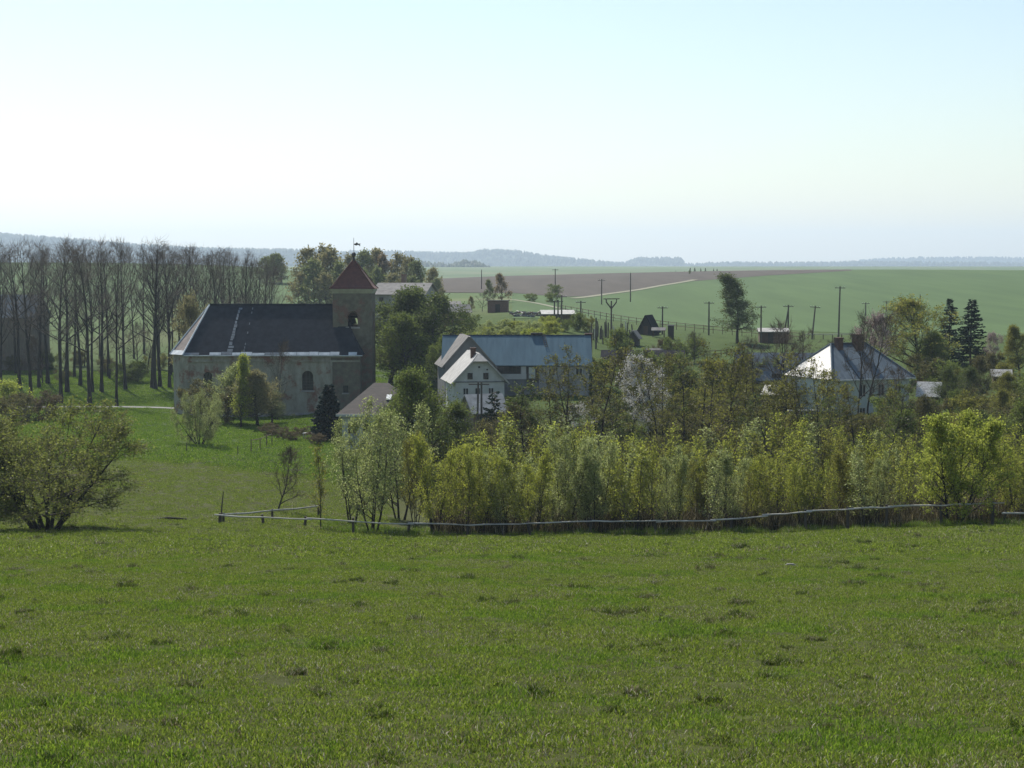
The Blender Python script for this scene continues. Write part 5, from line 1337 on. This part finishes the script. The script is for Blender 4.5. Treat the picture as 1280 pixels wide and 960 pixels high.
for px, d, top, lf, lab in ((1150, 160, 500, 'brownolive', 'brown green tree between hipped house and bright bush'), (1228, 140, 520, 'darkgreen', 'dark tree just behind the bright right bush'), (1262, 132, 505, 'green', 'green tree behind the right end of the fence'), (1140, 135, 520, 'green', 'green tree left behind the bright right bush'), (640, 150, 512, 'brownolive', 'brown tree below the doorway of the blue building'), (668, 158, 500, 'darkgreen', 'dark tree below the ladder of the blue roof')):
    p = at(px, d); plant(PR['garden'][int(px) % 3], 'village_tree', p, zpx(top, d) - p.z, lab, leaf=lf, wide=1.05)
# willows at the left end of the thicket
for px, d, top, lf, wd, lab, pr in ((466, 103, 512, 'greygreen', .92, 'grey green leafing willow left at the rail fence', 0), (440, 112, 522, 'greygreen', .8, 'paler willow behind the left willow at the fence', 1), (545, 102, 541, 'yellowgreen', .85, 'yellow green willow clump standing at the rail fence', 2), (500, 122, 500, 'greygreen', .9, 'taller grey green willow behind the fence willows', 1), (520, 112, 548, 'olive', .7, 'olive willow between the two fence willows', 0)):
    p = at(px, d); plant(PR['willow'][pr], 'fence_willow', p, zpx(top, d) - p.z, lab, wide=wd, leaf=lf)
for k, (px, off, top, lf, wd) in enumerate(((600, 1.5, 560, 'yellowgreen', .95), (634, 3, 548, 'greygreen', .9), (668, 1.2, 556, 'yellowgreen', .85), (708, 2.5, 538, 'greygreen', .85), (742, 1.8, 543, 'greygreen', .9), (786, 3, 566, 'yellowgreen', .9), (838, 1.5, 562, 'greygreen', .95), (872, 5, 552, 'olive', .8), (906, 1.6, 557, 'greygreen', .85),
        (948, 4, 570, 'yellowgreen', .95), (1004, 2, 568, 'yellowgreen', .9), (1052, 4.5, 556, 'olive', .9), (1092, 2, 566, 'greygreen', .85), (1268, 3, 545, 'yellowgreen', .9))):
    d = fence_d(min(px, 1250)) + off; p = at(px, d)
    plant(PR['willow'][k % 3], 'thicket_willow', p, (zpx(top, d) - p.z) * .95, 'many stemmed %s willow bush among the thicket saplings' % {'yellowgreen': 'yellow green', 'greygreen': 'pale grey green', 'olive': 'olive'}[lf], 'willow bushes of the thicket', leaf=lf, wide=wd, cat='bush')
# the right-hand bush
p = at(1193, 96.5); plant(PR['goat'][0], 'bright_bush', p, (650 - 486) * 96.5 / F, 'big bright yellow green bush at the right end of the fence', rz=.8, wide=.98)
# thicket of saplings
words = {'yellowgreen': 'yellow green', 'greygreen': 'grey green', 'olive': 'olive brown', 'lime': 'bright lime'}
ranks = ['in the front rank', 'in the second rank', 'in the middle rank', 'in the fourth rank', 'in the rear rank']
k = 0
for row, (dd, step, tops, p_a, p_b) in enumerate(((0.9, 25.0, (556, 606), 565, 1330), (4.5, 20.0, (545, 594), 555, 1340), (10, 14.0, (533, 572), 560, 1340), (17, 15.0, (526, 556), 570, 1330), (26, 16.0, (518, 548), 640, 1320))):
    px = p_a
    while px < p_b:
        d = fence_d(min(px, 1250)) + dd + rr.uniform(-.8, 2.2); p = at(px, d)
        top = rr.uniform(*tops) + (12 * math.sin(px * .021 + row))
        lf = rr.choices(['yellowgreen', 'greygreen', 'olive', 'lime'], [5, 3 if 560 < px < 760 or 830 < px < 960 else 1, 2, .4])[0]
        if row < 2 and 1135 < px < 1262: px += step; continue
        plant(PR['sapling'][(k * 7 + row) % 5], 'thicket_sapling', p, (zpx(top, d) - p.z) * .93, 'slim %s thicket sapling %s %s' % (words[lf], ranks[row], spot(px)), words[lf] + ' saplings of the thicket', leaf=lf, wide=rr.uniform(.75, 1.45))
        k += 1; px += step * rr.uniform(.6, 1.4)

# ================================================================== GRASS (stuff, geometry nodes)
def blades(seed, n, size, hmin, hmax, width, straw=.08, lean=.7, clump=0):
    r = np.random.default_rng(seed)
    if clump:
        c = r.uniform(-.5, .5, (clump, 2)) * size; P = c[r.integers(0, clump, n)] + r.normal(size=(n, 2)) * size * .07
    else: P = r.uniform(-.5, .5, (n, 2)) * size
    H = r.uniform(hmin, hmax, n) * r.choice([1, 1, 1.4], n); a = r.uniform(0, 6.283, n); ln = r.uniform(.1, lean, n) * H
    W = width * r.uniform(.7, 1.3, n); b = a + r.uniform(-1.3, 1.3, n) + 1.57
    base = np.stack([P[:, 0], P[:, 1], np.full(n, -.015)], -1); dx = np.stack([np.cos(b) * W / 2, np.sin(b) * W / 2, 0 * W], -1)
    mid = base + np.stack([np.cos(a) * ln * .35, np.sin(a) * ln * .35, H * .6], -1); tip = base + np.stack([np.cos(a) * ln, np.sin(a) * ln, H * .95], -1)
    V = np.stack([base - dx, base + dx, mid + dx * .8, mid - dx * .8, tip], 1).reshape(-1, 3)
    i = np.arange(n) * 5
    q = np.stack([i, i + 1, i + 2, i + 3], -1); t = np.stack([i + 3, i + 2, i + 4], -1)
    mi = np.where(r.random(n) < straw, 1, 0)
    return V, [q, t], [mi, mi]
def grass_object(name, sources, pts, rots, scls, idx, label):
    coll = bpy.data.collections.new(name + '_sources')
    for k, me in enumerate(sources):
        coll.objects.link(bpy.data.objects.new('%s_tuft_%02d' % (name, k), me))
    me = bpy.data.meshes.new(name); me.vertices.add(len(pts)); me.vertices.foreach_set('co', np.ascontiguousarray(pts, np.float32).ravel())
    for nm, ty, ar in (('rot', 'FLOAT', rots), ('scl', 'FLOAT', scls), ('idx', 'INT', idx)):
        at_ = me.attributes.new(nm, ty, 'POINT'); at_.data.foreach_set('value', np.ascontiguousarray(ar, np.float32 if ty == 'FLOAT' else np.int32))
    me.update()
    o = obj(name, me); tag(o, label, 'grass', kind='stuff')
    ng = bpy.data.node_groups.new(name + '_scatter', 'GeometryNodeTree')
    ng.interface.new_socket('Geometry', in_out='INPUT', socket_type='NodeSocketGeometry'); ng.interface.new_socket('Geometry', in_out='OUTPUT', socket_type='NodeSocketGeometry')
    N = ng.nodes; gi = N.new('NodeGroupInput'); go = N.new('NodeGroupOutput'); m2p = N.new('GeometryNodeMeshToPoints'); ip = N.new('GeometryNodeInstanceOnPoints'); ci = N.new('GeometryNodeCollectionInfo')
    ci.inputs['Collection'].default_value = coll; ci.inputs['Separate Children'].default_value = True; ci.inputs['Reset Children'].default_value = True
    def na(nm, ty):
        n = N.new('GeometryNodeInputNamedAttribute'); n.data_type = ty; n.inputs[0].default_value = nm; return n.outputs[0]
    cx = N.new('ShaderNodeCombineXYZ'); L = ng.links
    L.new(na('rot', 'FLOAT'), cx.inputs[2]); L.new(gi.outputs[0], m2p.inputs[0]); L.new(m2p.outputs[0], ip.inputs['Points']); L.new(ci.outputs[0], ip.inputs['Instance'])
    ip.inputs['Pick Instance'].default_value = True; L.new(na('idx', 'INT'), ip.inputs['Instance Index']); L.new(cx.outputs[0], ip.inputs['Rotation']); L.new(na('scl', 'FLOAT'), ip.inputs['Scale'])
    L.new(ip.outputs[0], go.inputs[0])
    md = o.modifiers.new('scatter', 'NODES'); md.node_group = ng
    return o
gr = np.random.default_rng(9)
def vnoise(x, y, s):
    return .5 + .25 * (np.sin(x * s + 2 * np.sin(y * s * .7 + 1)) + np.sin(y * s * 1.3 + 1.7 * np.sin(x * s * .6)))
def wedge(d0, d1, half, extra, cell):
    out = []
    y = d0
    while y < d1:
        w_ = half * y + extra; n = int(2 * w_ / cell) + 1
        out.append(np.stack([np.linspace(-w_, w_, n) + gr.uniform(-.18, .18, n) * cell, y + gr.uniform(-.18, .18, n) * cell], -1)); y += cell
    return np.concatenate(out)
src = []
for k in range(5): src.append(blades(900 + k, 1500, 1.15, .018, .046, .0105, straw=.10, lean=1.5))
for k in range(3): src.append(blades(910 + k, 1450, 1.15, .02, .056, .0105, straw=.24, clump=130, lean=1.4))
for k in range(2): src.append(blades(920 + k, 1500, 1.15, .022, .058, .0105, straw=.04, lean=1.3))
meshes = [np_mesh('turf_tuft', V, Fc, [M['grass_b' if k >= 8 else 'grass_a'], M['straw']], mi) for k, (V, Fc, mi) in enumerate(src)]
XY = wedge(11, 62, .40, 6, .8)
n = len(XY); nz = vnoise(XY[:, 0], XY[:, 1], .8) + gr.normal(size=n) * .18
idx = np.where(nz < .28, gr.integers(5, 8, n), np.where(nz > .78, gr.integers(8, 10, n), gr.integers(0, 5, n)))
grass_object('pasture_grass', meshes, np.stack([XY[:, 0], XY[:, 1], terr(XY[:, 0], XY[:, 1])], -1), gr.uniform(0, 6.28, n), gr.uniform(.85, 1.2, n), idx, 'short grazed grass covering the sloping pasture in the foreground')
src = [blades(930 + k, 1000, 2.2, .03, .07, .024, straw=.08, lean=1.4) for k in range(3)] + [blades(935 + k, 900, 2.2, .03, .09, .024, straw=.25, clump=60, lean=1.3) for k in range(2)]
meshes = [np_mesh('turf_tuft', V, Fc, [M['grass_a'], M['straw']], mi) for V, Fc, mi in src]
XY = wedge(60, 150, .40, 8, 1.7); keep = (XY[:, 1] < 104) | (XY[:, 0] < -.08 * XY[:, 1]); XY = XY[keep]
n = len(XY); nz = vnoise(XY[:, 0], XY[:, 1], .5) + gr.normal(size=n) * .15
grass_object('meadow_grass', meshes, np.stack([XY[:, 0], XY[:, 1], terr(XY[:, 0], XY[:, 1])], -1), gr.uniform(0, 6.28, n), gr.uniform(.85, 1.25, n), np.where(nz < .25, gr.integers(3, 5, n), gr.integers(0, 3, n)), 'thin pasture grass near the fence and down in the hollow')
src = [blades(960 + k, 900, 3.4, .06, .14, .045, straw=.04, lean=1.2) for k in range(3)]
meshes = [np_mesh('lawn_tuft', V, Fc, [M['grass_b'], M['straw']], mi) for V, Fc, mi in src]
XY = wedge(148, 300, .36, 6, 2.5); XY = XY[(XY[:, 0] < -.07 * XY[:, 1])]; n = len(XY)
# not on the road nor in the church
keep = ~((np.abs(XY[:, 1] - 237.5) < 4.2)) & ~((XY[:, 0] > church.location.x - 2) & (XY[:, 0] < church.location.x + 31) & (XY[:, 1] > 223) & (XY[:, 1] < 239)); XY = XY[keep]; n = len(XY)
grass_object('lawn_grass', meshes, np.stack([XY[:, 0], XY[:, 1], terr(XY[:, 0], XY[:, 1])], -1), gr.uniform(0, 6.28, n), gr.uniform(.8, 1.2, n), gr.integers(0, 3, n), 'lush green grass between the pasture and the grove')
# darker tussocks with dry stalks
src = [blades(940 + k, 620, .42, .04, .12, .011, straw=.16 + .22 * (k % 2), lean=1.0, clump=9) for k in range(4)]
meshes = [np_mesh('tussock', V, Fc, [M['tussock'], M['straw']], mi) for V, Fc, mi in src]
XY = []
for y in gr.uniform(0, 1, 1150):
    d = 14 + 88 * y ** .85; XY.append((gr.uniform(-.345, .345) * d, d))
XY = np.array(XY); n = len(XY)
grass_object('tussock_grass', meshes, np.stack([XY[:, 0], XY[:, 1], terr(XY[:, 0], XY[:, 1])], -1), gr.uniform(0, 6.28, n), gr.uniform(.3, 1.0, n) ** 1.5 * np.clip(.8 + XY[:, 1] / 80, .8, 1.7), gr.integers(0, 4, n), 'scattered rough tussocks with dry stalks on the pasture')
# rank grass under the fence and thicket edge
src = [blades(950 + k, 380, 1.2, .15, .5, .022, straw=.3 if k else .12, lean=.9, clump=14) for k in range(3)]
meshes = [np_mesh('rank_tuft', V, Fc, [M['grass_b'], M['straw']], mi) for V, Fc, mi in src]
XY = []
for px in np.arange(400, 1330, 2.6):
    d = fence_d(min(px, 1250)) + gr.uniform(-.3, 5.5); XY.append(((px - 640) / F * d, d))
XY = np.array(XY); n = len(XY)
grass_object('rank_grass', meshes, np.stack([XY[:, 0], XY[:, 1], terr(XY[:, 0], XY[:, 1])], -1), gr.uniform(0, 6.28, n), gr.uniform(.5, 1.1, n), gr.integers(0, 3, n), 'longer uncut grass along the foot of the rail fence')

# brushwood on the floor of the thicket
src = [blades(970 + k, 160, 1.6, .5, 1.5, .035, straw=.25, lean=.7, clump=10) for k in range(3)]
meshes = [np_mesh('brush_tuft', V, Fc, [M['brush'], M['straw']], mi) for V, Fc, mi in src]
px = gr.uniform(555, 1340, 1500); d = np.interp(px, [273, 420, 600, 820, 1010, 1250], [103, 102, 100, 99, 97, 95]) + gr.uniform(1.5, 32, 1500); XY = np.stack([(px - 640) / F * d, d], -1); n = len(XY)
grass_object('undergrowth', meshes, np.stack([XY[:, 0], XY[:, 1], terr(XY[:, 0], XY[:, 1])], -1), gr.uniform(0, 6.28, n), gr.uniform(.5, 1.2, n), gr.integers(0, 3, n), 'brown brushwood and stalks on the floor of the thicket')

# ================================================================== HAZE
hm = bpy.data.materials.new('valley_haze'); hm.use_nodes = True
hn = hm.node_tree; hn.nodes.remove(hn.nodes['Principled BSDF'])
pv = hn.nodes.new('ShaderNodeVolumePrincipled'); pv.inputs['Color'].default_value = (0.69, 0.845, 1.0, 1); pv.inputs['Density'].default_value = HAZE_DENSITY
pv.inputs['Anisotropy'].default_value = 0.3
hn.links.new(pv.outputs[0], hn.nodes['Material Output'].inputs['Volume'])
hz = MB().box((-13000, -400, -60), (13000, 14500, 330)).build('haze', hm)
tag(hz, 'thin pale blue haze filling the whole valley', 'haze', kind='stuff')

# things that would share a label are told apart by their order in the picture
ORDW = ORD + ['nineteenth', 'twentieth'] + ['twenty-' + w_ for w_ in ORD[:9]] + ['thirtieth'] + ['thirty-' + w_ for w_ in ORD[:9]]
same = {}
for o in scene.objects:
    if o.parent is None and o.get('group') and o.get('label'): same.setdefault(o['label'], []).append(o)
for lab, L in same.items():
    if 1 < len(L) <= len(ORDW):
        L.sort(key=lambda q: q.location.x / q.location.y)
        for k, q in enumerate(L): q['label'] = '%s, %s from left' % (lab, ORDW[k])
